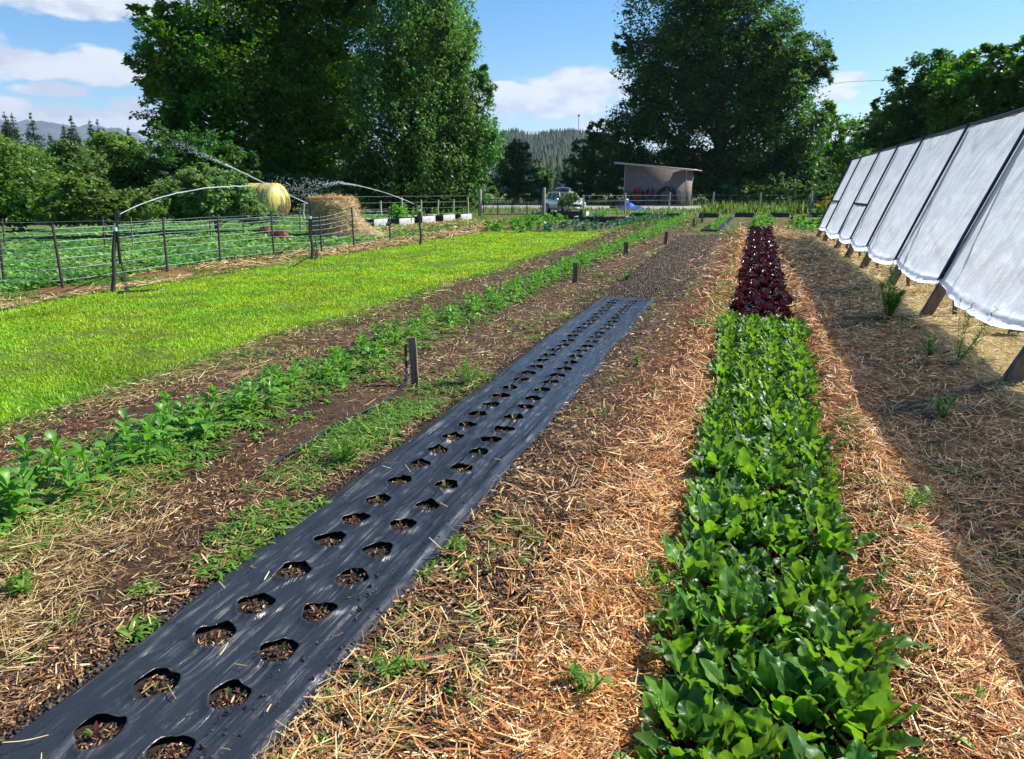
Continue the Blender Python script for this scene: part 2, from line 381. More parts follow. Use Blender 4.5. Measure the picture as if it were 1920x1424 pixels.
def lane_color(x, y):
    n = fbm(x * 1.3, y * 0.6, 40); n2 = fbm(x * 6, y * 3, 44)
    xx = x + (n - 0.5) * 0.35 + (n2 - 0.5) * 0.12; b = BEDX(y)
    c = np.zeros(x.shape + (3,)) + np.array([0.10, 0.14, 0.035])          # rough grass everywhere
    def put(w, col):
        nonlocal c
        w = np.clip(w, 0, 1)[..., None]; c = c * (1 - w) + np.array(col) * w
    garden = band(xx, -20, 7, 0.5) * band(y, -40, 47, 1.0)
    put(garden, (0.13, 0.085, 0.04))
    put(garden * band(xx, -30, -10.9, 0.4) * sm(0.4, 0.5, n) * (1 - sm(24, 27, y)), (0.04, 0.09, 0.02))
    put(garden * band(xx, -30, -10.9, 0.4) * (1 - sm(20, 24, y)), (0.035, 0.08, 0.02))
    put(band(xx, -11.4, -9.9, 0.2) * (y < 30), (0.19, 0.10, 0.035))
    put(band(x + (n2 - 0.5) * 0.5, -9.9, -4.75, 0.25) * band(y, -40, 27, 0.3), (0.10, 0.15, 0.016))
    put(band(xx, -4.75, -2.05, 0.12) * band(y, -40, 44, 1), (0.075, 0.043, 0.024))
    put(band(xx, -3.75, -2.95, 0.15) * sm(0.42, 0.56, n2) * (y < 40), (0.035, 0.022, 0.014))
    put(band(x, -2.15, -0.95, 0.1) * band(y, -40, 27, 0.2), (0.035, 0.024, 0.017))
    put(band(x, -2.0, -0.95, 0.12) * band(y, 10.6, 26, 0.2), (0.085, 0.06, 0.042))
    put(band(xx, -1.05, b - 0.8, 0.15) * band(y, -40, 30, 1), (0.10, 0.055, 0.028))
    put(band(xx, b - 1.0, b - 0.36, 0.12) * band(y, -40, 34, 1), (0.13, 0.05, 0.018))
    put(band(x, b - 0.38, b + 0.38, 0.06) * band(y, -40, 33, 0.5), (0.022, 0.015, 0.010))
    put(band(xx, b + 0.4, b + 0.95, 0.1) * band(y, -40, 34, 1), (0.14, 0.055, 0.02))
    put(band(xx, b + 1.0, 2.3, 0.2) * band(y, -40, 30, 1), (0.13, 0.075, 0.035))
    put(band(xx, 2.2, 6.5, 0.2) * band(y, -40, 30, 1), (0.34, 0.25, 0.09))
    put(band(y, 49, 56, 1) * band(x, -17, 60, 1), (0.085, 0.12, 0.03))
    return c

def build_ground():
    def steps(a, b, s0, g):
        o = [a]; s = s0
        while o[-1] < b and o[-1] < 9000: o.append(o[-1] + s); s *= g
        return o
    xs = list(np.arange(-5.2, 3.4, 0.045)) ; xr = steps(3.4, 9000, 0.1, 1.12)
    xm = list(np.arange(-13.5, -5.2, 0.12)); xl = [-13.5 - (v - 13.5) for v in steps(13.5, 9000, 0.2, 1.12)][1:][::-1]
    xs = np.array(xl + xm + xs + xr)
    ys = np.array([-4000, -1000, -300, -100, -40, -20, -10, -5, -2, 0, 0.6] + list(np.arange(0.8, 9, 0.045)) + steps(9, 9000, 0.05, 1.022))
    X, Y = np.meshgrid(xs, ys, indexing='ij')
    Z = height(X, Y)
    col = lane_color(X, Y)
    g = Geo().grid(np.stack([X, Y, Z], -1))
    att = np.concatenate([col.reshape(-1, 3), np.ones((col.size // 3, 1))], 1)
    o = g.build('ground', M['ground'], smooth=True, attr=att); o['kind'] = 'structure'
    # flip if needed so that normals point up
    return o
build_ground()

road = Geo()
yy = [63, 76]
P = np.array([[[x, yy[0] + 2.5 * math.sin(x * 0.03) + 0.2 * math.sin(x * 1.7), 0.012] for x in np.linspace(-60, 90, 80)],
              [[x, yy[1] + 2.5 * math.sin(x * 0.03) + 0.3 * math.sin(x * 1.1), 0.012] for x in np.linspace(-60, 90, 80)]])
road.grid(P)
o = road.build('road', mat_plain('gravel_track', (0.36, 0.33, 0.28), 0.9, nscale=3, bump=0.01)); o['kind'] = 'structure'

# ------------------------------------------------------------------ scattered ground cover (stuff)
def scatter(n, x0, x1, y0, y1, keep=None, power=2.0):
    """points denser near the camera: density ~ 1/y^power"""
    u = rs.rand(n)
    if power == 2.0: y = 1 / (1 / y0 + u * (1 / y1 - 1 / y0))
    elif power == 1.0: y = y0 * (y1 / y0) ** u
    else: y = y0 + u * (y1 - y0)
    x = x0 + rs.rand(n) * (x1 - x0)
    if keep is not None:
        k = rs.rand(n) < keep(x, y); x, y = x[k], y[k]
    return x, y

def strands(g, x, y, L, W, tilt=0.25, dirbias=None, zoff=0.012, pile=0.03, mat=0, bend=0.05):
    n = len(x); a = rs.rand(n) * 2 * PI; flow = (fbm(x * 2.6, y * 2.6, 17, 2) - 0.5) * 9
    a = np.where(rs.rand(n) < 0.55, (dirbias or 0.0) + flow + rs.randn(n) * 0.45, a)
    tz = rs.randn(n) * tilt
    D = np.stack([np.cos(a), np.sin(a), tz], -1); roll = rs.randn(n) * 0.5
    S = np.stack([-np.sin(a) * np.cos(roll), np.cos(a) * np.cos(roll), np.sin(roll)], -1)
    dist = np.hypot(x, y); gs = np.clip(dist / 5.0, 1, 8)              # farther strands a little bigger, so few are enough
    L_ = L * (0.35 + rs.rand(n) + 0.9 * rs.rand(n) ** 6) * np.clip(dist / 9, 1, 3); W_ = W * (0.6 + 0.8 * rs.rand(n)) * gs
    z = height(x, y) + zoff + rs.rand(n) * pile + np.abs(tz) * L_ * 0.4
    P = np.stack([x, y, z], -1) - norm(D) * L_[:, None] * 0.5
    V, Fc, uv = leafgrid(P, D, S, L_, W_, bend * 2.5 * rs.randn(n), [0.8, 1, 0.9, 0.7], 2)
    g.add(V, Fc, mat, uv)

g = Geo()
x, y = scatter(64000, -1.25, 0.05, 1.0, 34, lambda x, y: np.clip((x - BEDX(y) + 0.92 + 0.25 * (vn(y * 1.6, x * 1.2, 19) - .5)) * 2.6, 0.06, 1) * (x < BEDX(y) - 0.33) * (x > -1.13))
strands(g, x, y, 0.09, 0.0044, 0.28, 0.6)
x, y = scatter(66000, 0.5, 1.9, 1.0, 34, lambda x, y: (x > BEDX(y) + 0.33) * np.where(x > BEDX(y) + 0.9, 0.4, 1.0))
strands(g, x, y, 0.085, 0.0040, 0.22, -0.9)
tag(g.build('orange_straw_mulch', M['straw']), 'orange brown straw mulch on the paths beside the leafy bed', 'straw', kind='stuff')
g = Geo()
x, y = scatter(52000, 1.1, 5.5, 1.4, 30, lambda x, y: np.where(x > 2.0, 1.0, 0.55), 1.0)
strands(g, x, y, 0.10, 0.0034, 0.18, 0.1)
x, y = scatter(9000, -1.2, -0.3, 1.0, 26, lambda x, y: 0.8 * vn(x * 3, y * 2, 3))
strands(g, x, y, 0.07, 0.003)
x, y = scatter(40000, -4.9, -2.05, 1.2, 30, lambda x, y: np.clip((vn(x * 2.2, y * 1.2, 8) - .3) * 3, .06, 1))
strands(g, x, y, 0.085, 0.0026, 0.15, 1.2)
x, y = scatter(12000, -11.2, -9.7, 5, 30, lambda x, y: vn(x * 1.5, y * 0.8, 5) > 0.45, 1.0)
strands(g, x, y, 0.10, 0.004, 0.15, 1.2)
x, y = scatter(9000, -15, -9, 21, 36, lambda x, y: vn(x * 0.8, y * 0.4, 6) > 0.4, 0)
strands(g, x, y, 0.09, 0.0035, 0.15)
tag(g.build('pale_straw_litter', M['pale_straw']), 'pale yellow straw litter under the plastic shelter and beside the crop rows', 'straw', kind='stuff')
g = Geo()
x, y = scatter(110000, -4.95, -2.02, 1.0, 40, lambda x, y: np.where((x > -3.8) & (x < -3.0), 0.25, 1.0) * np.clip(vn(x * 2, y, 77) * 2.0 - 0.2, 0.15, 1))
strands(g, x, y, 0.030, 0.0048, 0.3, 1.4, 0.006, 0.02, bend=0)
x, y = scatter(26000, -1.2, -0.2, 1.0, 30, lambda x, y: np.where(x < -0.7, 1.0, 0.5))
strands(g, x, y, 0.026, 0.007, 0.15, None, 0.006, 0.012, bend=0)
x, y = scatter(16000, 1.1, 2.2, 1.4, 30)
strands(g, x, y, 0.026, 0.007, 0.15, None, 0.006, 0.012, bend=0)
x, y = scatter(5000, -1.85, -1.3, 1.0, 10.5, lambda x, y: (np.hypot(x + 1.72, (y - 1.28 + 0.125) % 0.25 - 0.125) < 0.062) | (np.hypot(x + 1.455, (y - 1.28 + 0.125) % 0.25 - 0.125) < 0.062))
strands(g, x, y, 0.018, 0.004, 0.2, None, 0.006, 0.004, bend=0)
tag(g.build('wood_chip_mulch', M['chips']), 'brown wood chips spread over the soil between the crop rows', 'mulch', kind='stuff')
# soil clods: tiny irregular tetra-like lumps
def lumps(g, x, y, r, zoff=0.0):
    n = len(x); base = norm(np.array([[1, 1, 1], [-1, -1, 1], [-1, 1, -1], [1, -1, -1.0]]))
    dist = np.hypot(x, y); r = r * (0.35 + rs.rand(n) ** 2 * 1.3) * np.clip(dist / 7, 1, 3)
    B = norm(base[None] + rs.randn(n, 4, 3) * 0.35) * r[:, None, None] * (0.7 + 0.6 * rs.rand(n, 4, 1))
    V = B + np.stack([x, y, height(x, y) + zoff + r * 0.3], -1)[:, None]
    i = np.arange(n)[:, None] * 4
    g.add(V.reshape(-1, 3), np.concatenate([i + np.array([0, 1, 2]), i + np.array([0, 3, 1]), i + np.array([0, 2, 3]), i + np.array([1, 3, 2])]))
g = Geo()
x, y = scatter(90000, -2.05, -0.8, 10.6, 27, None, 1.0); lumps(g, x, y, 0.0075)
x, y = scatter(26000, -1.3, -0.7, 1.0, 12, None); lumps(g, x, y, 0.008)
x, y = scatter(16000, -2.25, -1.9, 1.0, 12, lambda x, y: (x < -1.98)); lumps(g, x, y, 0.008)
x, y = scatter(24000, -4.0, -2.9, 1.3, 30); lumps(g, x, y, 0.008)
x, y = scatter(15000, -1.85, -1.3, 1.0, 10.5, lambda x, y: (np.hypot(x + 1.72, (y - 1.28 + 0.125) % 0.25 - 0.125) < 0.066) | (np.hypot(x + 1.455, (y - 1.28 + 0.125) % 0.25 - 0.125) < 0.066)); lumps(g, x, y, 0.008)
tag(g.build('soil_clods', M['clods']), 'dark crumbly soil clods along the beds', 'soil', kind='stuff')

# bright cover crop
def blades(g, x, y, Lm, Wm, lean=0.5, bend=0.3, mat=0, zo=0.0, prof=(0.7, 1.0, 0.15)):
    n = len(x); a = rs.rand(n) * 2 * PI; dist = np.hypot(x, y)
    D = np.stack([np.cos(a) * lean * rs.rand(n), np.sin(a) * lean * rs.rand(n), np.ones(n)], -1)
    S = np.stack([-np.sin(a), np.cos(a), rs.randn(n) * .2], -1)
    L = Lm * (0.5 + rs.rand(n)); W = Wm * (0.6 + 0.8 * rs.rand(n)) * np.clip(dist / 7.0, 1, 6)
    V, Fc, uv = leafgrid(np.stack([x, y, height(x, y) - 0.004 + zo], -1), D, S, L, W, bend * rs.rand(n), prof, 2)
    g.add(V, Fc, mat, uv)
g = Geo()
edge = lambda x, y: (x < -4.78 + (fbm(y * 1.7, y * 0 + 3.0, 5) - 0.5) * 0.45) & (x > -9.9 + (fbm(y * 1.5, y * 0 + 7.0, 6) - 0.5) * 0.5)
x, y = scatter(320000, -10.2, -4.5, 2.6, 27.2, lambda x, y: edge(x, y) * np.clip(3.2 * fbm(x * 1.3, y * 1.3, 15) - 0.75, 0.12, 1) * (0.18 + 0.82 * np.clip(np.minimum(-4.75 - x, x + 9.9) * 2.2, 0, 1)), 1.0)
blades(g, x, y, 0.040, 0.0075, 1.3, 0.3)
tag(g.build('cover_crop_grass', M['grass']), 'bright yellow green young grass cover crop in a wide strip', 'grass', kind='stuff')

# small weeds and clover-like ground cover
def weedlets(g, x, y, n, r, L, W, bend=0.5, prof=(0.3, 1, 0.7, 0.1), zo=0.0, up=0.9):
    m = len(x); k = n
    a = rs.rand(m, k) * 2 * PI; e = 0.2 + rs.rand(m, k) * up
    D = np.stack([np.cos(a), np.sin(a), e], -1).reshape(-1, 3); S = np.stack([-np.sin(a), np.cos(a), 0 * a], -1).reshape(-1, 3)
    dist = np.repeat(np.hypot(x, y), k)
    s = np.repeat(0.5 + rs.rand(m), k)
    P = np.stack([np.repeat(x, k), np.repeat(y, k), np.repeat(height(x, y), k) + zo + rs.rand(m * k) * r * 0.6], -1) + D * 0.0 + np.stack([rs.randn(m * k) * r * .4, rs.randn(m * k) * r * .4, 0 * s], -1)
    V, Fc, uv = leafgrid(P, D, S, L * s * (0.6 + 0.8 * rs.rand(m * k)), W * s * np.clip(dist / 8, 1, 3), bend, prof, 2)
    g.add(V, Fc, 0, uv)
g = Geo()
cl = lambda x, y, t, s: (fbm(x * 1.1, y * 0.9, s) > t)
x, y = scatter(3800, -3.2, -2.0, 1.7, 40, lambda x, y: cl(x, y, 0.52, 31) * np.where(x > -2.5, 1, 0.5)); weedlets(g, x, y, 9, 0.03, 0.06, 0.010)
x, y = scatter(450, -2.45, -2.02, 1.3, 12, lambda x, y: np.clip((fbm(x * 1.5, y * 1.3, 30) - .46) * 6, 0, 1), 1.0); weedlets(g, x, y, 8, 0.03, 0.05, 0.008)
x, y = scatter(800, -2.6, -2.1, 2.9, 5.0, lambda x, y: np.exp(-((x + 2.3) / .2) ** 2 - ((y - 4.0) / .7) ** 2), 0); weedlets(g, x, y, 10, 0.06, 0.10, 0.009)
x, y = scatter(5500, -4.9, -3.6, 1.4, 40, lambda x, y: cl(x, y, 0.46, 33)); weedlets(g, x, y, 8, 0.02, 0.045, 0.008)
x, y = scatter(5000, -5.0, -4.4, 2.4, 27, lambda x, y: np.clip(-(x + 4.4) * 2, 0, 1), 1.0); weedlets(g, x, y, 8, 0.02, 0.04, 0.006)
x, y = scatter(1500, -1.2, -0.55, 1.2, 30, lambda x, y: cl(x, y, 0.56, 35)); weedlets(g, x, y, 9, 0.02, 0.045, 0.009)
x, y = scatter(420, -1.15, -0.2, 1.0, 2.2, lambda x, y: cl(x, y, 0.5, 36)); weedlets(g, x, y, 9, 0.02, 0.05, 0.009)
x, y = scatter(600, -0.75, -0.1, 8, 33, lambda x, y: (abs(x - BEDX(y) + 0.55) < 0.14)); weedlets(g, x, y, 12, 0.04, 0.07, 0.014)
x, y = scatter(800, 0.6, 1.5, 1.3, 33, lambda x, y: (abs(x - BEDX(y) - 0.57) < 0.10)); weedlets(g, x, y, 10, 0.04, 0.06, 0.011)
x, y = scatter(3000, 1.0, 5, 1.5, 30, lambda x, y: cl(x, y, 0.54, 38)); weedlets(g, x, y, 9, 0.03, 0.07, 0.008)
x, y = scatter(9000, -11.6, -9.7, 5, 32, lambda x, y: cl(x, y, 0.42, 41), 1.0); weedlets(g, x, y, 8, 0.03, 0.06, 0.010)
x, y = scatter(9000, -17, -4.5, 19, 44, lambda x, y: cl(x * .6, y * .3, 0.45, 43) * ((y > 27.3) | (x < -9.9)), 0); weedlets(g, x, y, 7, 0.03, 0.09, 0.014)
x, y = scatter(4500, -4.6, 4.5, 26, 48, lambda x, y: cl(x * .8, y * .4, 0.42, 45), 0); weedlets(g, x, y, 7, 0.03, 0.08, 0.012)
x, y = scatter(9000, -3.95, -2.9, 1.6, 42, lambda x, y: np.exp(-((x + 3.42) / .3) ** 2), 1.0); weedlets(g, x, y, 9, 0.04, 0.07, 0.013)
tag(g.build('low_weeds', M['weed']), 'low green weeds scattered between the garden rows', 'weeds', kind='stuff')
g = Geo()
x, y = scatter(30000, -27, -11.3, 7.5, 40, lambda x, y: np.clip(1.3 - (y > 24) * (x > -17) * 1.2, 0, 1), 1.0)
weedlets(g, x, y, 7, 0.15, 0.085, 0.032, 0.3, (0.4, 1.0, 0.2), up=1.4)
tag(g.build('pasture_clover', M['clover']), 'lush green clover and weeds inside the twine fence', 'ground cover', kind='stuff')
g = Geo()
x, y = scatter(16000, -45, 45, 46, 64, lambda x, y: np.where(y > 53, 1, 0.8), 0)
blades(g, x, y, 0.22, 0.008, 0.5, 0.4)
x, y = scatter(9000, -60, 60, 78, 110, None, 0); blades(g, x, y, 0.5, 0.012, 0.5, 0.4)
x, y = scatter(2600, -3, 16, 52.5, 57, None, 0); blades(g, x, y, 0.7, 0.02, 0.5, 0.5)
tag(g.build('rough_grass', M['far_grass']), 'rough grass beyond the far garden fence', 'grass', kind='stuff')

# ------------------------------------------------------------------ plastic mulch film with planting holes
YH = [1.03 + 0.25 * k for k in range(39)]
holes = []
for k, yh in enumerate(YH):
    if yh > 10.4: break
    holes.append((-1.72 + rs.randn() * 0.007, yh + rs.randn() * 0.012, 0.062 + rs.rand() * 0.009))
    holes.append((-1.455 + rs.randn() * 0.007, yh + 0.01 + rs.randn() * 0.014, 0.062 + rs.rand() * 0.009))
def build_film():
    nx, ny = 116, 1500
    u = np.linspace(0, 1, nx); v = np.linspace(0, 1, ny)
    U, Vv = np.meshgrid(u, v, indexing='ij')
    Y = 0.35 + Vv * 10.25
    xl = -1.985 + 0.05 * (fbm(Y * 0.9, Y * 0 + 1, 60) - 0.5) * 2 + 0.008 * np.sin(Y * 5); xr = -1.185 + 0.05 * (fbm(Y * 1.1, Y * 0 + 4, 61) - 0.5) * 2 + 0.008 * np.sin(Y * 6.3)
    X = xl + (xr - xl) * U
    Y = Y + (Vv > 0.9) * (U - 0.5) * 0.05
    # folds: long creases along the bed, cross puckers between holes
    z = 0.020 + 0.010 * (fbm(X * 26, Y * 1.6, 62, 2) - 0.5) * 2 + 0.006 * (fbm(X * 9 + Y * 2.2, Y * 3, 63, 2) - 0.5) * 2
    for xc, s in ((-1.72, 1), (-1.455, -1)):
        z = z + 0.007 * np.exp(-((X - xc - 0.02 * np.sin(Y * 3)) / 0.012) ** 2) * (0.4 + vn(Y * 3, Y * 0, 64)) - 0.004 * np.exp(-((X - xc) / 0.05) ** 2)
    e = np.minimum(U, 1 - U) * 0.8
    z = z + 0.016 * (np.abs(vn(X * 7 - Y * 2.6, Y * 0.8, 67) - 0.5) < 0.05) * vn(X * 3, Y * 2, 68) * 0.25 - 0.018 * (1 - sm(0, 0.05, e)) + 0.008 * np.exp(-((e - 0.06) / 0.02) ** 2) * vn(Y * 1.5, U * 0, 65)
    keepv = np.ones(X.shape, bool); Px = X.copy(); Py = Y.copy()
    for hx, hy, r in holes:
        sel = (abs(Y - hy) < 0.12) & (abs(X - hx) < 0.12)
        dx = X - hx; dy = Y - hy; a = np.arctan2(dy, dx); rr = r * (1 + 0.07 * np.sin(3 * a + hy * 9) + 0.05 * np.sin(5 * a + hy * 31))
        d = np.hypot(dx, dy)
        keepv[sel & (d < rr - 0.006)] = False
        sn = sel & (d >= rr - 0.006) & (d < rr + 0.003)
        Px[sn] = hx + dx[sn] / d[sn] * rr[sn]; Py[sn] = hy + dy[sn] / d[sn] * rr[sn]
        z = z + sel * 0.010 * np.exp(-((d - rr) / 0.02) ** 2)
    P = np.stack([Px, Py, np.maximum(z, 0.012)], -1)
    i = np.arange(nx * ny).reshape(nx, ny)
    Fc = np.stack([i[:-1, :-1], i[1:, :-1], i[1:, 1:], i[:-1, 1:]], -1)
    k = keepv[:-1, :-1] & keepv[1:, :-1] & keepv[1:, 1:] & keepv[:-1, 1:]
    g = Geo().add(P.reshape(-1, 3), Fc[k])
    m, T, out = new_mat('black_mulch_film')
    pos = T.node('ShaderNodeTexCoord').outputs['Object']
    st = T.node('ShaderNodeVectorMath', operation='MULTIPLY', ins={0: pos, 1: (42, 2.0, 1)}).outputs[0]
    n = T.noise(st, 1.0, 5, 0.7); sp = T.noise(pos, 160, 2, 0.5); n3 = T.noise(pos, 7, 4, 0.6)
    # pale streaks: highlights of the film painted into its colour; then soil crumbs
    sheen_streaks = T.math('MULTIPLY', T.rng(n, 0.52, 0.72), T.rng(n3, 0.42, 0.62))
    c = T.mix(T.math('MULTIPLY', sheen_streaks, 0.6), (0.021, 0.022, 0.027), (0.34, 0.35, 0.38))
    c = T.mix(T.rng(T.math('MULTIPLY', sp, T.rng(n3, 0.45, 0.7, 0.9, 1.15)), 0.74, 0.78), c, (0.05, 0.035, 0.022))
    p = T.node('ShaderNodeBsdfPrincipled', ins={'Base Color': c, 'Roughness': T.rng(n3, 0.3, 0.7, 0.22, 0.42), 'Specular IOR Level': 0.6})
    b = T.node('ShaderNodeBump', ins={'Strength': 0.8, 'Distance': 0.007, 'Height': T.math('ADD', n, T.math('MULTIPLY', n3, 0.6))}); T.l.new(b.outputs[0], p.inputs['Normal'])
    T.l.new(p.outputs[0], out.inputs[0])
    o = g.build('mulch_film', m, smooth=True); s = o.modifiers.new('thick', 'SOLIDIFY'); s.thickness = 0.0012
    tag(o, 'long sheet of black plastic mulch film with two lines of round planting holes', 'mulch film')
build_film()
# crumbs and a few straws lying on the film
g = Geo()
x, y = scatter(1500, -1.97, -1.2, 1.0, 10.5, lambda x, y: np.clip((x + 1.75) * 1.6, 0.02, 1) * (vn(x * 8, y * 3, 12) > 0.62)); lumps(g, x, y, 0.008, 0.026)
tag(g.build('soil_crumbs', M['clods']), 'soil crumbs fallen on the black plastic film', 'soil', kind='stuff')
g = Geo()
x, y = scatter(30, -1.95, -1.22, 1.0, 9, None); strands(g, x, y, 0.07, 0.0035, 0.05, None, 0.038, 0.004)
tag(g.build('loose_straws', M['pale_straw']), 'loose straws lying on the black plastic film', 'straw', kind='stuff')

# ------------------------------------------------------------------ plants
def place(src, x, y, z, rz, s, label, cat, group, first=False, tilt=0.0):
    o = src if first else copy_tree(src)
    o.location = (x, y, z); o.rotation_euler = (tilt * random.uniform(-1, 1), tilt * random.uniform(-1, 1), rz); o.scale = (s, s, s)
    tag(o, label, cat, group); return o

def beet_geo(seed, n=9, hgt=0.115, L=0.112, W=0.054, nv=7, ruff=0.11):
    r = np.random.RandomState(seed); g = Geo()
    a = np.arange(n) * 2.4 + r.rand(n) * 0.7; el = R(84) - np.linspace(0, 1, n) * R(34) + r.randn(n) * 0.08
    ph = hgt * (0.65 + 0.6 * r.rand(n))
    out = np.stack([np.cos(a), np.sin(a), 0 * a], -1); z = np.array([0, 0, 1.0])
    D = out * np.cos(el)[:, None] + z * np.sin(el)[:, None]
    base = out * 0.012; tip = base + D * ph[:, None]
    for i in range(n):
        t = np.linspace(0, 1, 4)[:, None]; pts = base[i] + D[i] * ph[i] * t + out[i] * (0.015 * t ** 2)
        g.tube(pts, [0.0045, 0.004, 0.0035, 0.0028], 5, 1, cap=False)
    tip = tip + out * 0.015
    el2 = np.minimum(el + R(4), R(86)) - r.rand(n) ** 2 * R(42)
    D2 = out * np.cos(el2)[:, None] + z * np.sin(el2)[:, None]
    S = np.stack([-np.sin(a), np.cos(a), r.randn(n) * 0.3], -1)
    LL = L * (0.7 + 0.55 * r.rand(n)); WW = W * (0.75 + 0.45 * r.rand(n))
    V, Fc, uv = leafgrid(tip - D2 * 0.01, D2, S, LL, WW, 0.05 + 0.55 * r.rand(n) ** 2.5, [0.10, 0.42, 0.74, 0.92, 1.0, 0.93, 0.88, 0.74, 0.60, 0.36, 0.06], nv, fold=0.28, ruffle=ruff, rf=2.6, rng=r)
    V = V + (vn(V[:, 0] * 45 + seed, V[:, 1] * 45 + V[:, 2] * 30, 3)[:, None] - 0.5) * 0.014
    g.add(V, Fc, 0, uv); return g
BL = 'young beet plant with upright dark veined green leaves in the dense bed between straw paths'
protos = [beet_geo(100 + k, 14 + k % 5).build('beet_plant', [M['beet'], M['beet_stem']], smooth=True) for k in range(9)]
spots = []
nrow = 75
for k in range(nrow):
    yy_ = 1.18 + 7.9 * (k / (nrow - 1)) ** 1.12
    for j in range(4): spots.append((BEDX(yy_) + 0.0 + (j - 1.5) * (0.145 + 0.012 * (yy_ - 1.2)) + random.gauss(0, 0.022), yy_ + random.gauss(0, 0.028)))
used = set()
for i, (x, y) in enumerate(spots):
    k = random.randrange(9); f = k not in used; used.add(k)
    place(protos[k], x, y, float(height(x, y)) - 0.01, random.random() * 6.28, random.uniform(0.66, 1.22) * (1.08 - 0.02 * y), BL, 'beet plant', 'beet plants in the dense green bed', f, 0.12)

def lettuce_geo(seed, n=15, L=0.17, W=0.13):
    r = np.random.RandomState(seed); g = Geo()
    a = np.arange(n) * 2.4 + r.rand(n) * 0.5; t = np.linspace(0, 1, n)
    el = R(80) - t * R(50) + r.randn(n) * 0.1
    out = np.stack([np.cos(a), np.sin(a), 0 * a], -1); z = np.array([0, 0, 1.0])
    D = out * np.cos(el)[:, None] + z * np.sin(el)[:, None]; S = np.stack([-np.sin(a), np.cos(a), r.randn(n) * 0.25], -1)
    V, Fc, uv = leafgrid(out * 0.01, D, S, L * (0.7 + 0.5 * r.rand(n)), W * (0.8 + 0.4 * r.rand(n)), 0.15 + 0.4 * t, [0.2, 0.45, 0.8, 1.0, 1.0, 0.75, 0.2], 7, fold=0.15, ruffle=0.13, rf=3.2, rng=r)
    V = V + (vn(V[:, 0] * 50 + seed, V[:, 1] * 50 + V[:, 2] * 30, 3)[:, None] - 0.5) * 0.022
    g.add(V, Fc, 0, uv); return g
RL = 'dark red loose leaf lettuce head in the bed beyond the beet plants'
protos = [lettuce_geo(200 + k).build('red_lettuce', M['red'], smooth=True) for k in range(6)]
used = set(); nr = 72
for k in range(nr):
    y0 = 9.25 + 22.3 * (k / (nr - 1)) ** 1.05
    for j in range(4):
        y = y0 + random.gauss(0, 0.04); x = float(BEDX(y)) + 0.0 + (j - 1.5) * (0.185 + 0.002 * (y0 - 9)) + random.gauss(0, 0.025); q = random.randrange(6); f = q not in used; used.add(q)
        place(protos[q], x, y, float(height(x, y)) - 0.01, random.random() * 6.28, random.uniform(0.85, 1.25), RL, 'lettuce', 'red lettuces in the garden bed', f, 0.15)

def broad_geo(seed, n=14, hgt=0.17, L=0.13, W=0.045):
    """leafy seedling with a short stem and lance-shaped arching leaves"""
    r = np.random.RandomState(seed); g = Geo(); g.tube([[0, 0, 0], [0.004, 0, hgt * 0.5], [0, 0.004, hgt]], [0.005, 0.004, 0.002], 5, 1, cap=False)
    t = np.linspace(0.1, 1, n); a = np.arange(n) * 2.4 + r.rand(n); el = R(15) + t * R(55) + r.randn(n) * .12
    out = np.stack([np.cos(a), np.sin(a), 0 * a], -1); z = np.array([0, 0, 1.0])
    D = out * np.cos(el)[:, None] + z * np.sin(el)[:, None]; S = np.stack([-np.sin(a), np.cos(a), r.randn(n) * .3], -1)
    sc = np.where(t < 0.35, 0.7, 1.0) * (1.1 - 0.35 * t)
    V, Fc, uv = leafgrid(np.stack([0 * t, 0 * t, t * hgt], -1), D, S, L * sc * (0.7 + 0.6 * r.rand(n)), W * sc * (0.8 + 0.5 * r.rand(n)), 0.35 + 0.4 * r.rand(n), [0.12, 0.55, 0.95, 0.95, 0.6, 0.05], 3, fold=0.35, ruffle=0.06, rng=r)
    g.add(V, Fc, 0, uv); return g
CL = 'broad leaved light green crop seedling in the long row left of the black film'
protos = [broad_geo(300 + k, 12 + k % 5, 0.13 + 0.03 * (k % 3), 0.12 + 0.02 * (k % 2), 0.042 + 0.008 * (k % 3)).build('crop_seedling', [M['crop'], M['weed']], smooth=True) for k in range(8)]
used = set()
for k in range(142):
    y0 = 1.75 + 40.5 * (k / 141) ** 1.45
    for j in (-1, 1):
        y = y0 + random.gauss(0, 0.07); x = -3.42 + j * 0.15 + random.gauss(0, 0.09) + 0.004 * y; q = random.randrange(8); f = q not in used; used.add(q)
        s = random.uniform(0.75, 1.3) * (1.2 if y < 3.2 else 1.05)
        if y < 14 and vn(y * 1.1, 0.5, 71) < 0.2 and not f: s *= 0.6
        place(protos[q], x, y, float(height(x, y)) - 0.005, random.random() * 6.28, s, CL, 'crop plant', 'leafy seedlings in the long left row', f, 0.15)

# seedlings in the film's holes
def tiny_geo(seed):
    r = np.random.RandomState(seed); g = Geo(); n = 4 + seed % 3
    a = np.arange(n) * 2.2 + r.rand(n); el = R(50) + r.rand(n) * R(30)
    D = np.stack([np.cos(a) * np.cos(el), np.sin(a) * np.cos(el), np.sin(el)], -1); S = np.stack([-np.sin(a), np.cos(a), 0 * a], -1)
    for i in range(n): g.tube([[0, 0, 0], D[i] * 0.02], 0.0012, 4, 1, cap=False)
    V, Fc, uv = leafgrid(D * 0.018, D, S, 0.030 + 0.015 * r.rand(n), 0.011, 0.3, [0.3, 1, 0.8, 0.1], 3, 0.3, rng=r); g.add(V, Fc, 0, uv); return g
M['seedling'] = mat_leaf('red_seedling_leaf', [(0, (0.10, 0.025, 0.03)), (0.35, (0.20, 0.05, 0.05)), (0.55, (0.10, 0.12, 0.03)), (1, (0.14, 0.24, 0.05))], 0.4, 0.4, 0.5)
